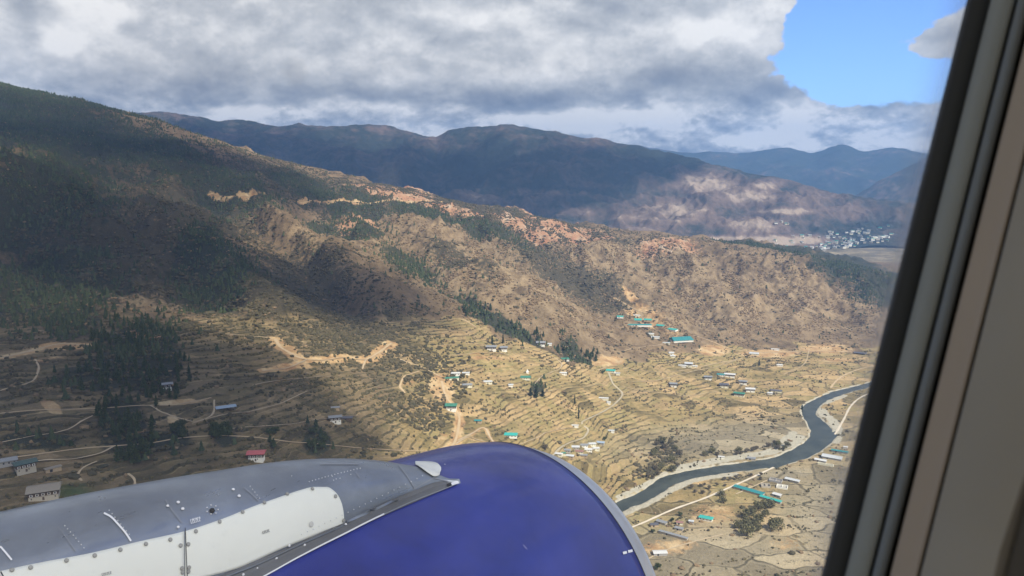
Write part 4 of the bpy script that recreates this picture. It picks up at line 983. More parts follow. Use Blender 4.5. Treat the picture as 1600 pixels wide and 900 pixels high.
def scatter(name, base, n, dens, sx, sz, mat, jit=.25, lift=.3, dark_by=None):
    Vb, Fb = base; w = vis_weights(dens*road_clear); p = (w/w.sum()).ravel()
    pick = RNG.choice(w.size, n, p=p); kk_, ii_ = np.unravel_index(pick, w.shape)
    kk_ = np.clip(kk_, 0, R.shape[0]-2); ii_ = np.clip(ii_, 0, NA-2); u = RNG.random(n); v = RNG.random(n)
    def lerp(G): return (G[kk_, ii_]*(1-u)+G[kk_+1, ii_]*u)*(1-v)+(G[kk_, ii_+1]*(1-u)+G[kk_+1, ii_+1]*u)*v
    cx, cy, cz = lerp(X), lerp(Y), lerp(H)
    s = sx[0]+(sx[1]-sx[0])*RNG.random(n)**1.8; h = RNG.uniform(sz[0], sz[1], n); a = RNG.uniform(0, 6.28, n)
    nvb = len(Vb); B = Vb[None].repeat(n, 0)*(1+RNG.uniform(-jit, jit, (n, nvb, 1)))
    x = B[..., 0]*np.cos(a)[:, None]-B[..., 1]*np.sin(a)[:, None]; y = B[..., 0]*np.sin(a)[:, None]+B[..., 1]*np.cos(a)[:, None]
    VV = np.stack([x*s[:, None]+cx[:, None], y*s[:, None]+cy[:, None], B[..., 2]*h[:, None]+(cz+lift*h)[:, None]], -1).reshape(-1, 3)
    FF = (Fb[None]+(np.arange(n)*nvb)[:, None, None]).reshape(-1, Fb.shape[1])
    tint = np.clip(RNG.random(n)[:, None]*.8+RNG.uniform(-.1, .3, (n, nvb)), 0, 1).ravel()
    o = link(name, np_mesh(name, VV, FF, mat, False, {'tint': tint})); return o
patchy = (smooth(-.2, .45, n_b)*.9+smooth(.05, .5, n_c)*.5+smooth(-.3, .4, n_a)*.3)**2*1.2
patchy2 = smooth(-.2, .4, fbm(X, Y, 70, 3, 91))
top_f = np.exp(-((KR[:, None]-11)/.35)**2)*smooth(330, 120, PXg)
d_s = (up_hill*(.11+.9*dark+.3*red)*patchy+farm*(.03+.22*rough)*patchy2**2*smooth(.1, .6, n_c+.3)+farm*.35*np.maximum(0, dark))*(1-.9*np.clip(soil, 0, 1))*(1-.6*dryl)
o = scatter('scrub', base_ico(), 52000, d_s, (1.3, 5.2), (.9, 3.2), tint_mat('scrub_leaf', (.035, .038, .022), (.13, .105, .06)))
tag(o, 'dark low scrub dotted over the dry hillside', 'scrub', kind='stuff')
o = scatter('dry_brush', base_ico(), 26000, (up_hill*(.06+1.2*dryl)*(1-.7*dark)+farm*.04)*patchy2*(1-.9*np.clip(soil, 0, 1)), (1.6, 4.0), (1.0, 2.2), tint_mat('dry_brush_twigs', (.115, .082, .05), (.29, .205, .115)))
tag(o, 'pale brown leafless brush over the sunny slopes', 'brush', kind='stuff')
d_f = (np.clip(forest, 0, 1)**1.5*1.2+up_hill*.015+top_f*.8+up_hill*.25*smooth(600, 100, PXg)*patchy*smooth(430, 300, PYg))*(.35+patchy2)*(1-np.clip(soil, 0, 1))
near_grove = (R < 1000)
rim_m = smooth(.62, .80, fr)*smooth(1.0, .9, fr)
o = scatter('hedge_scrub', base_ico(), 17000, farm*rim_m*(.15+patchy2)*(.3+.7*smooth(-.2, .3, n_b))*(.25+.75*rough)*(1-.9*np.clip(soil, 0, 1))*(1-.6*flatf), (.8, 2.5), (.7, 1.9), tint_mat('hedge_leaf', (.040, .040, .024), (.15, .125, .065)))
tag(o, 'low dark scrub lining the terrace edges across the farmland', 'hedge scrub', kind='stuff')
o = scatter('pine_wood', base_cone(), 26000, d_f*np.where(near_grove, .25, 1), (4.5, 8.0), (6, 12), tint_mat('pine_needles', (.024, .036, .018), (.085, .105, .050)), .18, -.03)
tag(o, 'dark green pine wood covering the upper slope and skyline', 'pine wood', kind='stuff')

# ------------------------------------------------------------------ trees one can tell apart
M_BARK = simple_mat('bark', (.09, .065, .045), .95, scale=2)
M_CON = [tint_mat('conifer_foliage', (.030, .048, .022), (.105, .130, .055)), tint_mat('cypress_foliage', (.018, .030, .018), (.055, .070, .036))]
M_BRD = [tint_mat('willow_foliage', (.075, .075, .038), (.22, .20, .10)), tint_mat('bare_twigs', (.08, .07, .05), (.19, .16, .11)), tint_mat('evergreen_broadleaf', (.028, .042, .020), (.10, .12, .05))]
def cards(pts, size, rng):
    n = len(pts); a = rng.normal(size=(n, 3)); a /= np.linalg.norm(a, axis=1)[:, None]; b = np.cross(a, rng.normal(size=(n, 3))); b /= np.linalg.norm(b, axis=1)[:, None]
    s = (size*rng.uniform(.6, 1.3, n))[:, None]
    V_ = np.stack([pts-a*s, pts+b*s*.7, pts+a*s, pts-b*s*.7], 1).reshape(-1, 3); F_ = np.arange(4*n).reshape(n, 4); return V_, F_
def trunk_mesh(h, r, lean=.0):
    V_, n = [], 7
    for z, k in ((-1.0, 1.3), (h*.1, 1), (h*.5, .62), (h, .18)):
        V_ += [(lean*z+r*k*math.cos(a), r*k*math.sin(a), z) for a in np.linspace(0, 2*math.pi, n, endpoint=False)]
    F_ = grid_faces(4, n, True)
    # a few limbs
    for i in range(6):
        z0 = h*random.uniform(.3, .8); a = random.uniform(0, 6.28); L = h*.28; b0 = len(V_); rr_ = r*.35
        e = (math.cos(a)*L, math.sin(a)*L, z0+L*.5)
        V_ += [(lean*z0, 0, z0-rr_), (lean*z0, 0, z0+rr_), (e[0], e[1], e[2]+.05), (e[0], e[1], e[2]-.05)]; F_.append((b0, b0+1, b0+2, b0+3))
    return np_mesh('trunk', V_, F_, M_BARK, True)
def conifer_proto(h, w, mat, seed, fat=1.0):
    rng = np.random.default_rng(seed); n = 520; z = rng.random(n)**.8; rad = (1-z)**fat*w*.5*(.75+.35*np.sin(z*36+seed))
    a = rng.random(n)*6.28; rr_ = rad*np.sqrt(rng.uniform(.25, 1, n)); lump = 1+.22*np.sin(a*3+seed)
    pts = np.c_[np.cos(a)*rr_*lump, np.sin(a)*rr_*lump, h*(.10+.9*z)]
    V_, F_ = cards(pts, w*.11, rng)
    core = np.array([(0, 0, h*.97)]+[(w*.26*math.cos(k), w*.26*math.sin(k), h*.14) for k in np.linspace(0, 6.28, 7)[:-1]])
    b0 = len(V_); V_ = np.vstack([V_, core]); F_ = np.vstack([F_, [(b0, b0+1+k, b0+1+(k+1) % 6, b0+1+(k+1) % 6) for k in range(6)]])
    F3 = [tuple(dict.fromkeys(f)) for f in F_.tolist()]
    me = bpy.data.meshes.new('crown'); me.from_pydata(V_.tolist(), [], F3); me.materials.append(mat)
    t = np.clip(np.repeat(rng.random(n), 4), 0, 1); at = me.attributes.new('tint', 'FLOAT', 'POINT'); at.data.foreach_set('value', np.concatenate([t, np.full(7, .1)]).astype(np.float32))
    return trunk_mesh(h*.8, w*.045), me
def broad_proto(h, w, mat, seed, n=620):
    rng = np.random.default_rng(seed); L = [(rng.uniform(-.28, .28)*w, rng.uniform(-.28, .28)*w, h*rng.uniform(.42, .8), w*rng.uniform(.2, .34)) for _ in range(9)]
    pts = []
    for x, y, z, r in L:
        m_ = n//9; d = rng.normal(size=(m_, 3)); d /= np.linalg.norm(d, axis=1)[:, None]; pts.append(np.array([x, y, z])+d*(r*rng.uniform(.55, 1.05, m_))[:, None]*np.array([1, 1, .8]))
    pts = np.vstack(pts); pts = pts[pts[:, 2] > h*.12]; V_, F_ = cards(pts, w*.062, rng)
    me = np_mesh('crown', V_, F_, mat, False, {'tint': np.repeat(rng.random(len(pts)), 4)})
    return trunk_mesh(h*.6, w*.04), me
CONS = [conifer_proto(h, w, M_CON[0], 200+i, f) for i, (h, w, f) in enumerate([(13, 6.5, .8), (11, 6, .9), (15, 7, .85), (9, 6, .7), (12, 7.5, .75)])]
CYP = conifer_proto(24, 8, M_CON[1], 300, .55)
BRO = [broad_proto(9, 11, M_BRD[0], 400), broad_proto(8, 9, M_BRD[0], 401), broad_proto(7, 8, M_BRD[1], 402), broad_proto(9, 9, M_BRD[1], 403), broad_proto(9, 9, M_BRD[2], 404), broad_proto(7, 9, M_BRD[2], 405)]
def tree(name, proto, x, y, z, s, label, cat, group=None, sxy=None):
    r = bpy.data.objects.new(name, None); COL.objects.link(r); r.location = (x, y, z); k = s if sxy is None else sxy; r.scale = (k, k, s); r.rotation_euler = (0, 0, random.uniform(0, 6.28))
    tag(r, label, cat, group)
    a = link('trunk', proto[0], r); b = link('crown', proto[1], r); return r
placed = []
def fits(x, y, dmin):
    return all((x-a)**2+(y-b)**2 > dmin*dmin for a, b in placed)
def grove(boxes, n, protos, name, label, cat, group, smin, smax, dmin=5.5):
    k = 0; tries = 0
    while k < n and tries < n*40:
        tries += 1; px, py, rx, ry = random.choice(boxes); a = random.uniform(0, 6.28); q_ = math.sqrt(random.random())
        p = cast(px+rx*q_*math.cos(a), py+ry*q_*math.sin(a))
        if not fits(p[0], p[1], dmin): continue
        placed.append((p[0], p[1])); tree(name, random.choice(protos), p[0], p[1], p[2]-.3, random.uniform(smin, smax), label, cat, group); k += 1
grove([(215,560,75,60),(250,600,50,40),(190,520,50,40),(160,600,60,30)], 118, CONS, 'pine_tree', 'green pine in the dense grove on the shaded slope left of the terraces', 'pine tree', 'pines of the large grove on the left slope', .75, 1.15)
grove([(190,655,40,30),(215,690,30,28),(200,720,18,10)], 44, CONS, 'pine_tree', 'dark pine in the clump below the large grove, above the hairpin tracks', 'pine tree', 'pines below the large grove', .8, 1.1, 4.5)
grove([(345,676,20,12),(282,676,12,10)], 16, [BRO[4], BRO[5]], 'broadleaf_tree', 'dark bushy evergreen beside the pale track between the terraces on the left', 'tree', 'bushy evergreens by the left terrace track', .8, 1.1, 4)
grove([(496,688,14,20),(425,690,8,16)], 13, [BRO[4], CONS[3]], 'broadleaf_tree', 'dark leafy tree in the small clump just above the grey engine fairing', 'tree', 'trees above the engine fairing', .9, 1.2, 3.5)
grove([(745,488,26,10),(790,512,30,10),(840,530,22,8),(890,550,22,8),(925,558,12,10)], 52, CONS, 'pine_tree', 'green pine in the line along the ravine between the two slopes', 'pine tree', 'pines along the ravine', .8, 1.25, 6)
grove([(1160,830,14,10),(1195,800,12,12),(1195,825,22,12),(1165,800,20,12),(1130,785,14,12),(1175,818,24,10)], 17, [BRO[0], BRO[1]], 'willow_tree', 'round olive green willow in the thicket between the green roofed yard and the grey fields', 'tree', 'willows below the green roofed yard', 1.2, 1.75, 9)
grove([(1040,708,22,22),(1020,730,16,20),(1050,735,10,14)], 14, [BRO[2], BRO[3], BRO[0]], 'broadleaf_tree', 'brown leafless tree in the thicket on the left river bank beside the engine', 'tree', 'leafless trees on the left bank', .9, 1.4, 6)
grove([(1160,708,12,5),(1185,704,12,4),(1215,700,22,6),(1110,712,16,4)], 15, [BRO[0], BRO[2]], 'broadleaf_tree', 'olive brown tree on the field edge above the gravel bank', 'tree', 'trees on the edge of the gravel bank', .8, 1.2, 7)
grove([(1160,748,40,6),(1110,765,30,8)], 14, [BRO[2], BRO[3]], 'broadleaf_tree', 'leafless brown tree between the river and the pale highway', 'tree', 'trees between river and highway', .6, .9, 7)
for px, py, s, w, lb in [(838,622,1.0,1.25,'very dark tall cypress standing alone in the middle of the farmland'), (829,619,.62,1.0,'small dark tree at the foot of the tall cypress in the farmland'), (848,620,.55,1.1,'small dark tree close to the right of the tall cypress'),
                         (769,538,.75,.8,'dark cypress behind the larger of the two white houses on the terraces'), (786,537,.8,.7,'slim dark cypress behind the smaller of the two white houses'),
                         (839,533,.9,.6,'slim dark cypress behind the tall white house'), (898,632,.75,.5,'thin dark cypress above the bend of the pale paved road'), (904,656,1.05,.5,'tall thin dark cypress at the bend of the pale paved road'),
                         (1186,572,.7,.8,'dark tree in the small ravine below the long bare earth road'), (1253,640,.45,.8,'small dark tree on the river bank at the inner bend')]:
    p = cast(px, py); tree('cypress_tree', CYP, p[0], p[1], p[2]-.4, s*.95, lb, 'cypress', None, w)
for px, py, s, lb in [(942,584,1.0,'dark bushy tree just left of the small teal roof'), (1063,806,.8,'dark green tree beside the highway above the brown yard'), (1050,815,.8,'dark green tree behind the grey sheds by the highway'), (1027,890,1.1,'grey green bush touching the engine lip beside a white roof'),
                      (1020,832,.7,'yellow green bush at the end of the long grey shed'), (945,688,.9,'round dark tree above the crowded grey roofs'), (852,703,1.0,'purplish bush just above the top of the blue engine')]:
    p = cast(px, py); tree('broadleaf_tree', BRO[4] if 'purplish' not in lb else BRO[3], p[0], p[1], p[2]-.3, s, lb, 'tree')

# ------------------------------------------------------------------ houses
_mc = {}
def cm(key, col, rough=.7):
    if key not in _mc: _mc[key] = simple_mat(key, col, rough, 0, .12, .6, .05)
    return _mc[key]
ROOFC = {'grey': (.24, .25, .25), 'dark': (.10, .10, .11), 'pale': (.50, .52, .50), 'brown': (.24, .21, .16), 'green': (.05, .20, .13), 'darkgreen': (.05, .09, .075), 'teal': (.04, .36, .30), 'deepteal': (.03, .22, .22), 'red': (.42, .10, .10), 'blue': (.30, .38, .45), 'white': (.56, .56, .52), 'rust': (.28, .15, .12)}
WALLC = {'white': (.80, .78, .68), 'cream': (.72, .68, .50), 'stone': (.42, .38, .30), 'grey': (.34, .33, .31), 'timber': (.12, .08, .05), 'earth': (.42, .32, .20)}
_hm = {}
def box_mesh(name, boxes, mat):
    bm = bmesh.new()
    for lo, hi in boxes: pcube(bm, lo, hi)
    return bm_mesh(name, bm, mat)
def roof_mesh(L, W_, z0, rise, over, mat, hip=0.0):
    x, y = L/2+over, W_/2+over; t = .25; hx = x-hip
    bm = bmesh.new()
    top = [(-x, -y, z0), (x, -y, z0), (x, y, z0), (-x, y, z0), (-hx, 0, z0+rise), (hx, 0, z0+rise)]
    va = [bm.verts.new((a, b, c+t)) for a, b, c in top]; vb = [bm.verts.new(v) for v in top[:4]]
    for f in ((0, 1, 5, 4), (2, 3, 4, 5), (1, 2, 5), (3, 0, 4)): bm.faces.new([va[i] for i in f])
    bm.faces.new(vb[::-1])
    for i in range(4): bm.faces.new((vb[i], vb[(i+1) % 4], va[(i+1) % 4], va[i]))
    # standing seams
    for k in range(1, int(2*hx/1.5)):
        xx = -hx+k*1.5
        for s in (-1, 1):
            v = [bm.verts.new(p) for p in ((xx-.05, s*y, z0+t+.02), (xx+.05, s*y, z0+t+.02), (xx+.05, 0, z0+rise+t+.07), (xx-.05, 0, z0+rise+t+.07))]; bm.faces.new(v)
    return bm_mesh('roof', bm, mat)
def house_parts(kind, L, W_, roof, wall):
    key = (kind, round(L), round(W_), roof, wall)
    if key in _hm: return _hm[key]
    L, W_ = round(L), round(W_); R_ = cm('roof_'+roof, ROOFC[roof], .55); Wl = cm('wall_'+wall, WALLC[wall], .9); Tm = cm('timber_dark', (.09, .06, .04)); Gl = cm('window_dark', (.03, .03, .035), .3); Wh = cm('lime_white', (.82, .80, .74), .9)
    P = []; l, w = L/2, W_/2
    if kind == 'farm':
        P.append(('wall', box_mesh('wall', [((-l, -w, -2), (l, w, 3.2))], Wl), []))
        P.append(('upper_storey', box_mesh('upper_storey', [((-l-.3, -w-.3, 3.2), (l+.3, w+.3, 5.7))], Tm), []))
        for i in range(max(2, int(L/3.2))):
            x = -l+ (i+.5)*L/max(2, int(L/3.2))
            for s in (-1, 1):
                f = box_mesh('window', [((x-.95, s*(w+.33)-.06, 3.5), (x+.95, s*(w+.33)+.06, 5.3))], Wh); g_ = box_mesh('pane', [((x-.6, s*(w+.41)-.03, 3.75), (x+.6, s*(w+.41)+.03, 5.1))], Gl); P.append(('window', f, [('pane', g_)]))
            if i % 2 == 0: P.append(('window', box_mesh('window', [((x-.35, -w-.06, 1.2), (x+.35, -w+.02, 2.4))], Gl), []))
        P.append(('attic', box_mesh('attic', [((-l*.8, -w*.75, 5.7), (l*.8, w*.75, 6.6))], Tm), []))
        P.append(('door', box_mesh('door', [((-.7, -w-.08, 0), (.7, -w+.02, 2.2))], Tm), []))
        P.append(('roof', roof_mesh(L, W_, 6.5, W_*.17, 1.6, R_, .0), []))
    elif kind == 'cottage':
        P.append(('wall', box_mesh('wall', [((-l, -w, -1.5), (l, w, 3.0))], Wl), []))
        for i in range(max(2, int(L/3.5))):
            x = -l+(i+.5)*L/max(2, int(L/3.5)); P.append(('window', box_mesh('window', [((x-.55, -w-.06, 1.0), (x+.55, -w+.02, 2.3))], Gl), []))
        P.append(('roof', roof_mesh(L, W_, 3.1, W_*.2, .8, R_, 1.5), []))
    elif kind == 'shed':
        P.append(('wall', box_mesh('wall', [((-l, -w, -1.5), (l, w, 2.6))], Wl), []))
        P.append(('door', box_mesh('door', [((-l*.5, -w-.06, 0), (-l*.5+2, -w+.02, 2.2))], Gl), []))
        P.append(('roof', roof_mesh(L, W_, 2.7, W_*.12, .6, R_, 0), []))
    elif kind == 'open':
        P.append(('back_wall', box_mesh('back_wall', [((-l, w-.3, -1), (l, w, 2.8))], Wl), []))
        for x in np.linspace(-l+.3, l-.3, 5): P.append(('post', box_mesh('post', [((x-.15, -w, -1), (x+.15, -w+.3, 2.8))], Tm), []))
        P.append(('roof', roof_mesh(L, W_, 2.85, W_*.12, 1.0, R_, 0), []))
    elif kind == 'block':
        P.append(('wall', box_mesh('wall', [((-l, -w, -3), (l, w, 9.0))], Wl), []))
        for fl_ in range(3):
            for i in range(max(2, int(L/4))):
                x = -l+(i+.5)*L/max(2, int(L/4)); P.append(('window', box_mesh('window', [((x-.9, -w-.07, 1+fl_*3), (x+.9, -w+.02, 2.6+fl_*3))], Gl), []))
        P.append(('roof', roof_mesh(L, W_, 9.3, W_*.16, 1.2, R_, 0), []))
    elif kind == 'frame':                        # roofless construction
        bx = [((-l, -w, -1), (l, -w+.5, 2.6)), ((-l, w-.5, -1), (l, w, 2.6)), ((-l, -w+.5, -1), (-l+.5, w-.5, 2.6)), ((l-.5, -w+.5, -1), (l, w-.5, 2.6)), ((-.25, -w+.5, -1), (.25, w-.5, 2.4))]
        P.append(('wall', box_mesh('wall', bx, Wl), [])); P.append(('floor', box_mesh('floor', [((-l+.5, -w+.5, -1), (-.25, w-.5, .1)), ((.25, -w+.5, -1), (l-.5, w-.5, .1))], cm('slab', (.3, .28, .24))), []))
    _hm[key] = P; return P
def put_house(px, py, wpx, kind, roof, wall, label, rot=0.0, ratio=.6, cat='house', name='house', group=None, pos=None, small=False):
    p = cast(px, py) if pos is None else pos; d = np.linalg.norm(p-np.array([0, 0, CAMZ])); L = max(5, wpx*d/1200-({'farm': 2.4, 'cottage': 1.0}.get(kind, .8) if cat != 'camp building' else -.5)); W_ = max(3.5, min(L*ratio, 30 if cat == 'camp building' else 14))
    r = bpy.data.objects.new(name, None); COL.objects.link(r); r.location = (p[0], p[1], p[2]+.2); r.rotation_euler = (0, 0, -math.atan2(p[0], p[1])+math.radians(rot)); tag(r, label, cat, group)
    for nm, me, subs in house_parts(kind, L, W_, roof, wall):
        if small and nm in ('window', 'door'): continue
        o = link(nm, me, r)
        for n2, m2 in subs:
            if not small: link(n2, m2, o)
    return r
HL = [
 (70,776,38,'farm','brown','stone','large farmhouse with pale walls and a brown grey roof beside a green field',-8,.7,'farmhouse'),
 (40,735,26,'farm','darkgreen','stone','grey walled farmhouse with dark green roof on the far left',10,.6,'farmhouse'), (10,725,24,'cottage','grey','grey','dull grey cottage cut by the left picture edge',0,.6,'cottage'), (83,736,20,'shed','brown','earth','low brown shed right of the dark green roofed farmhouse',15,.4,'shed'),
 (401,718,24,'farm','red','white','small white house with red roof above the engine fairing',-12,.7,'house'), (353,640,27,'open','blue','grey','open fronted shed with pale blue grey roof on the left terraces',8,.45,'shed'), (262,609,14,'farm','grey','white','small white house with grey roof beside the lower edge of the large grove',0,.7,'house'),
 (524,660,20,'farm','grey','white','white walled farmhouse with dark timber windows below the brown hillside',5,.5,'farmhouse'), (543,656,16,'shed','dark','timber','long dark shed touching the white farmhouse below the brown hillside',-10,.5,'shed'), (524,640,13,'shed','grey','earth','low grey roofed shed uphill of the white farmhouse',0,.5,'shed'),
 (768,547,16,'farm','grey','white','left and larger of two white houses side by side on the upper terraces',-5,.7,'house'), (787,548,12,'farm','grey','white','right and smaller of two white houses side by side on the upper terraces',5,.9,'house'), (845,540,14,'farm','grey','white','tall white house on the spur below the ravine pines',0,.8,'house'), (858,539,9,'shed','pale','white','small white annex right of the tall white house on the spur',0,.8,'shed'),
 (705,593,24,'shed','green','cream','long low building with dull green roof near the orange earthworks',12,.3,'shed'), (712,586,14,'cottage','white','white','small white roofed hut behind the long dull green roof',0,.5,'hut'), (730,604,16,'cottage','grey','cream','cream cottage with grey roof left of the small farm terraces',5,.5,'cottage'), (728,585,12,'shed','pale','white','pale shed above the cream cottage',0,.5,'shed'),
 (762,599,14,'cottage','pale','cream','cream cottage with whitish roof in the middle terraces',5,.5,'cottage'), (798,604,8,'cottage','pale','white','tiny white hut alone on the middle terraces',0,.7,'hut'), (821,592,16,'cottage','green','cream','cottage with green roof next to a small white shrine',0,.6,'cottage'),
 (705,640,18,'farm','green','white','white two storey house with green roof below the orange earthworks',-8,.8,'house'), (747,660,11,'shed','deepteal','earth','small shed with dark teal roof beside the track fork',-10,.7,'shed'), (798,682,20,'cottage','teal','white','white cottage with bright turquoise roof above the engine',-5,.6,'cottage'),
 (881,563,16,'cottage','green','white','white cottage with dull green roof just below the ravine pines',10,.5,'cottage'), (880,585,11,'cottage','white','white','small white house between ravine pines and paved road',0,.5,'house'), (954,581,14,'cottage','teal','cream','small cottage with teal roof at the top of the paved road',-10,.6,'cottage'), (963,585,12,'shed','pale','cream','pale shed at the right foot of the teal roofed cottage',0,.4,'shed'),
 (942,624,17,'shed','white','cream','long white roofed shed at the middle bend of the paved road',-5,.3,'shed'), (898,667,12,'shed','white','white','white shed at the lower bend of the paved road',0,.35,'shed'), (955,675,10,'shed','pale','white','small pale shed standing alone above the crowded grey roofs',0,.5,'shed'), (951,631,6,'cottage','white','white','tiny white hut beside the paved road bend',0,.9,'hut'),
 (696,742,8,'shed','white','cream','tiny white shed just above the engine top',0,.5,'shed'), (826,668,6,'shed','pale','white','x',0,.5,'shed'),
 (1076,572,12,'farm','pale','cream','tall cream house in the walled farm at the centre of the valley',0,.8,'house'), (1066,573,12,'cottage','white','white','low white wing left of the tall cream house',0,.4,'cottage'), (1085,574,9,'cottage','white','cream','low cream wing right of the tall cream house',0,.5,'cottage'),
 (1052,604,12,'farm','grey','white','white farmhouse standing left of the valley hamlet',0,.7,'farmhouse'), (1106,593,12,'farm','grey','white','white house at the left end of the valley hamlet',5,.6,'house'), (1126,587,12,'cottage','deepteal','white','teal roofed cottage at the upper left of the valley hamlet',0,.5,'cottage'), (1140,589,16,'farm','white','white','long white house with whitish roof in the valley hamlet',0,.5,'house'),
 (1131,605,14,'farm','dark','cream','cream house with black roof in the centre of the valley hamlet',5,.6,'house'), (1161,600,12,'farm','grey','white','white house on the right of the valley hamlet',0,.6,'house'), (1155,619,16,'farm','green','cream','cream house with dark green roof at the bottom of the valley hamlet',-8,.5,'house'), (1172,612,14,'farm','white','white','white house with white roof beside the dark green roofed one',8,.6,'house'),
 (1203,616,8,'cottage','white','white','small white cottage right of the valley hamlet',0,.6,'cottage'), (1213,612,16,'shed','dark','cream','dark roofed long shed near the river bend',0,.5,'shed'), (1218,572,9,'cottage','white','white','lone white cottage in the empty upper fields above the hamlet',8,.5,'cottage'), (1178,554,14,'cottage','pale','cream','cream cottage standing on the orange earth road',0,.5,'cottage'), (1211,547,12,'shed','white','white','long white shed at the foot of the brown hill',0,.35,'shed'),
 (1049,553,8,'cottage','white','white','small white cottage below the construction camp',0,.7,'cottage'), (1051,558,8,'cottage','white','cream','small cream cottage on the earth bank below the construction camp',0,.7,'cottage'),
 (969,496,9,'shed','teal','white','small teal hut at the upper left corner of the construction camp',0,.8,'camp building'), (995,501,14,'shed','teal','earth','left of the two bright teal roofs in the upper construction camp',0,1.0,'camp building'), (1012,501,11,'shed','teal','earth','right of the two bright teal roofs in the upper construction camp',0,1.0,'camp building'),
 (998,509,38,'shed','deepteal','white','long narrow white walled building across the upper construction camp',10,.22,'camp building'), (996,494,12,'shed','white','cream','white roofed hut at the top of the construction camp',0,.5,'camp building'), (1032,510,11,'shed','teal','earth','teal roofed building below the pale excavated scar in the camp',-20,.95,'camp building'), (1051,516,13,'shed','teal','white','narrow teal roofed building at the right side of the camp',-25,.8,'camp building'),
 (1016,523,11,'shed','white','cream','white roofed hut at the lower left of the camp',0,.6,'camp building'), (1024,528,12,'shed','pale','white','pale roofed hut below the white roofed one in the camp',0,.4,'camp building'), (1064,532,32,'cottage','deepteal','white','largest camp building with broad blue green roof at its lower right end',26,.75,'camp building'), (1040,537,13,'shed','pale','cream','long pale shed left of the largest camp building',0,.35,'camp building'),
 (1103,812,20,'cottage','teal','white','white building with plain green roof in the tan yard at lower right',-12,.45,'building'), (1052,838,44,'shed','grey','stone','very long grey roofed shed running beside the brown yard',-22,.12,'shed'), (1034,818,16,'shed','grey','stone','grey roofed shed just under the highway',-25,.45,'shed'), (1022,822,12,'shed','dark','earth','dark roofed shed nearest the engine lip',20,.6,'shed'), (1062,819,10,'shed','rust','cream','small rust roofed hut among the yard sheds',0,.6,'hut'), (1080,817,8,'shed','pale','grey','small pale roofed hut right of the rust roofed one',0,.6,'hut'), (1031,866,20,'shed','white','grey','white roofed shed touching the engine lip',15,.5,'shed'), (1061,828,12,'shed','grey','stone','small grey shed behind the very long one',-15,.5,'shed'),
 (1170,768,44,'shed','deepteal','stone','long shed with dull blue green roof on the left side of the brick yard',-24,.2,'shed'), (1204,782,32,'shed','teal','grey','long shed with brighter green roof on the lower side of the brick yard',-22,.2,'shed'), (1212,752,18,'frame','grey','grey','roofless grey walls in the upper part of the yard',-10,.6,'unfinished building'), (1238,752,20,'shed','pale','stone','pale roofed shed at the right end of the yard',-15,.35,'shed'), (1196,760,14,'frame','grey','stone','small roofless enclosure in the middle of the yard',10,.8,'unfinished building'), (1222,762,16,'frame','grey','white','roofless whitish walls right of the yard centre',-5,.7,'unfinished building'), (1214,775,12,'shed','white','grey','white roofed shed at the lower right of the yard',-20,.6,'shed'),
 (1300,716,26,'shed','pale','grey','broad pale grey factory roof against the window frame',-8,.5,'factory building'), (1312,707,22,'shed','deepteal','grey','long green roofed factory hall behind the pale roof at the window frame',-6,.25,'factory building'), (1282,721,16,'shed','white','stone','low white building at the left of the factory roofs',-10,.5,'factory building'), (1290,727,22,'frame','grey','cream','long low cream walls in front of the factory roofs',-8,.2,'unfinished building'),
 (1174,718,12,'shed','grey','stone','small grey hut on the river bank under the gravel bar',0,.6,'hut'), (1127,716,9,'shed','white','white','long white hut on the field edge above the river',0,.4,'hut'), (1321,701,6,'cottage','white','white','tiny white hut right of the highway bend',0,.8,'hut'), (1344,553,16,'open','dark','earth','dark open shelter on the bare earth by the window frame',0,.6,'shelter'),
]
HL = [h for h in HL if h[6] != 'x']
k_ = 0
cl_spots = [(873,712,12,'white','cream','cream walled house at the left end of the crowded roofs'),(885,706,13,'grey','stone','grey roof second from the left in the crowded hamlet by the engine'),(898,701,14,'pale','stone','pale grey roof in the upper row of the crowded hamlet'),(912,698,13,'grey','white','grey roof with white wall in the upper row of the crowded hamlet'),(925,696,12,'pale','cream','pale roof at the upper right of the crowded hamlet'),(938,694,13,'blue','stone','blue grey roof at the far right of the crowded hamlet'),(905,708,12,'rust','cream','pinkish roof in the middle of the crowded hamlet'),(919,705,12,'white','white','brightest white house in the crowded hamlet'),(931,703,11,'white','cream','white roof right of the brightest house in the hamlet'),(890,715,13,'pale','earth','pale roof on the lower edge of the crowded hamlet'),(912,714,11,'grey','earth','grey roof at the lower right edge of the crowded hamlet'),(880,711,8,'green','cream','small green roofed hut among the crowded roofs')]
for i, (x, y, w, rf_, wl_, lb) in enumerate(cl_spots): HL.append((x, y, w, 'cottage', rf_, wl_, lb, -14+(i*37) % 30, .55, 'house'))
for px, py, w, kind, rf_, wl_, lb, rot, ratio, cat in HL:
    put_house(px, py, w, kind, rf_, wl_, lb, rot, ratio, cat, {'farm': 'farmhouse', 'cottage': 'cottage', 'shed': 'shed', 'open': 'open_shed', 'frame': 'unfinished_building'}[kind], small=w < 9)
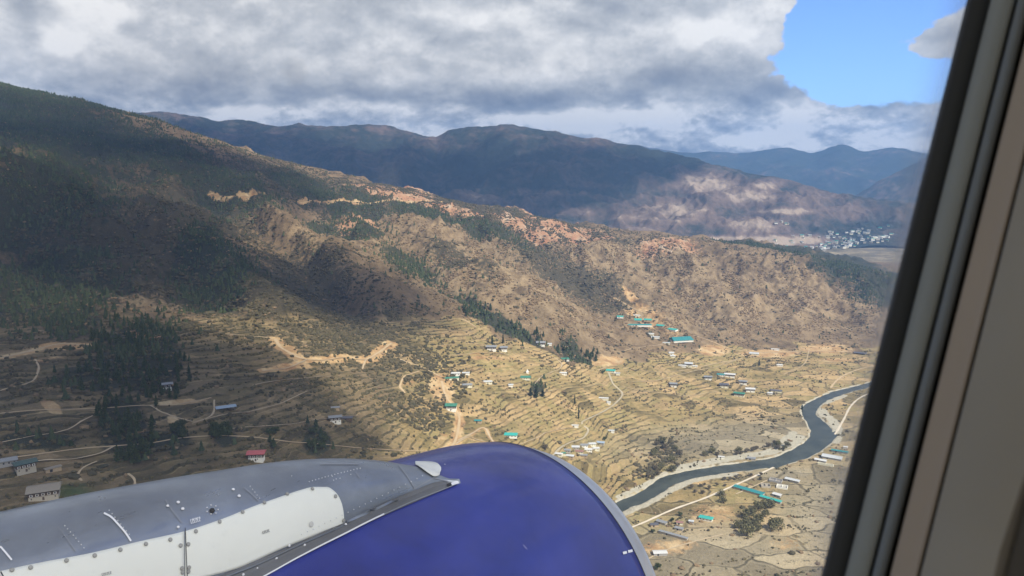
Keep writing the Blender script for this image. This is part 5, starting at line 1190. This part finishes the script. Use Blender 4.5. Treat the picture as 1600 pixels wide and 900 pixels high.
# the small white shrine
p = cast(824, 583); r = bpy.data.objects.new('shrine', None); COL.objects.link(r); r.location = p; tag(r, 'small white square shrine with a pointed top above the green roofed cottage', 'shrine')
link('base', box_mesh('base', [((-2, -2, -1), (2, 2, 3)), ((-2.4, -2.4, 3), (2.4, 2.4, 3.4))], cm('lime_white', (.8, .8, .74))), r)
bm = bmesh.new(); bmesh.ops.create_cone(bm, cap_ends=True, segments=12, radius1=1.5, radius2=.1, depth=3.5); bm.transform(Matrix.Translation((0, 0, 5.15))); link('spire', bm_mesh('spire', bm, cm('lime_white', (.8, .8, .74))), r)
# town in the second valley
random.seed(21)
towns = [(1215,389,40,5,18),(1262,392,34,6,24),(1300,384,40,6,34),(1345,378,42,5,28),(1290,368,60,7,20),(1350,366,50,8,26),(1185,384,30,5,12),(1225,352,24,6,4),(1100,388,60,4,8)]
def cast_far(px, py):
    a_ = pix_angles(px, py)[0]; ic = int(np.argmin(np.abs(np.arctan2(mX[0], mY[0])-a_))); cpy = mpy[:, ic]
    r_ = wdir(px, py); tq = (1-CAMZ)/r_[2]; fl_ = np.array([r_[0]*tq, r_[1]*tq, 0.6])
    w = np.nonzero(cpy <= py)[0]
    if len(w) and w[0] > 0:
        j = w[0]; mp = np.array([mX[j, ic], mY[j, ic], mZ[j, ic]])
        if tq < 0 or math.hypot(mp[0], mp[1]) < math.hypot(fl_[0], fl_[1]): return mp
    return fl_
for tx, ty, rx, ry, n in towns:
    for i in range(n):
        px = tx+random.uniform(-rx, rx); py = ty+random.uniform(-ry, ry)-(px-tx)*.12
        if px > 1425: continue
        pos = cast_far(px, py)
        rf_ = random.choice(['white', 'white', 'pale', 'grey', 'green', 'white', 'teal']); side = 'left' if tx < 1280 else 'right'
        rn = {'white': 'white', 'pale': 'pale grey', 'grey': 'dark grey', 'green': 'green', 'teal': 'teal'}[rf_]
        put_house(px, py, random.uniform(2.5, 5.5), random.choice(['block', 'farm', 'farm']), rf_, random.choice(['white', 'cream', 'stone', 'white']), 'tiny pale town block with %s roof in the far valley town, %s part' % (rn, side), random.uniform(-30, 30), random.uniform(.5, .9), 'town house', 'town_house', '%s roofed blocks in the %s part of the far town' % (rn, side), pos, True)
for i in range(3):
    rr_ = wdir(1318+i*12, 374-i*2); tq = -CAMZ/rr_[2]; put_house(0, 0, 22, 'shed', 'white', 'white', ['left', 'middle', 'right'][i]+' one of three long bright white halls in the far town', 8, .3, 'hall', 'hall', None, np.array([rr_[0]*tq, rr_[1]*tq, 0.]), True)
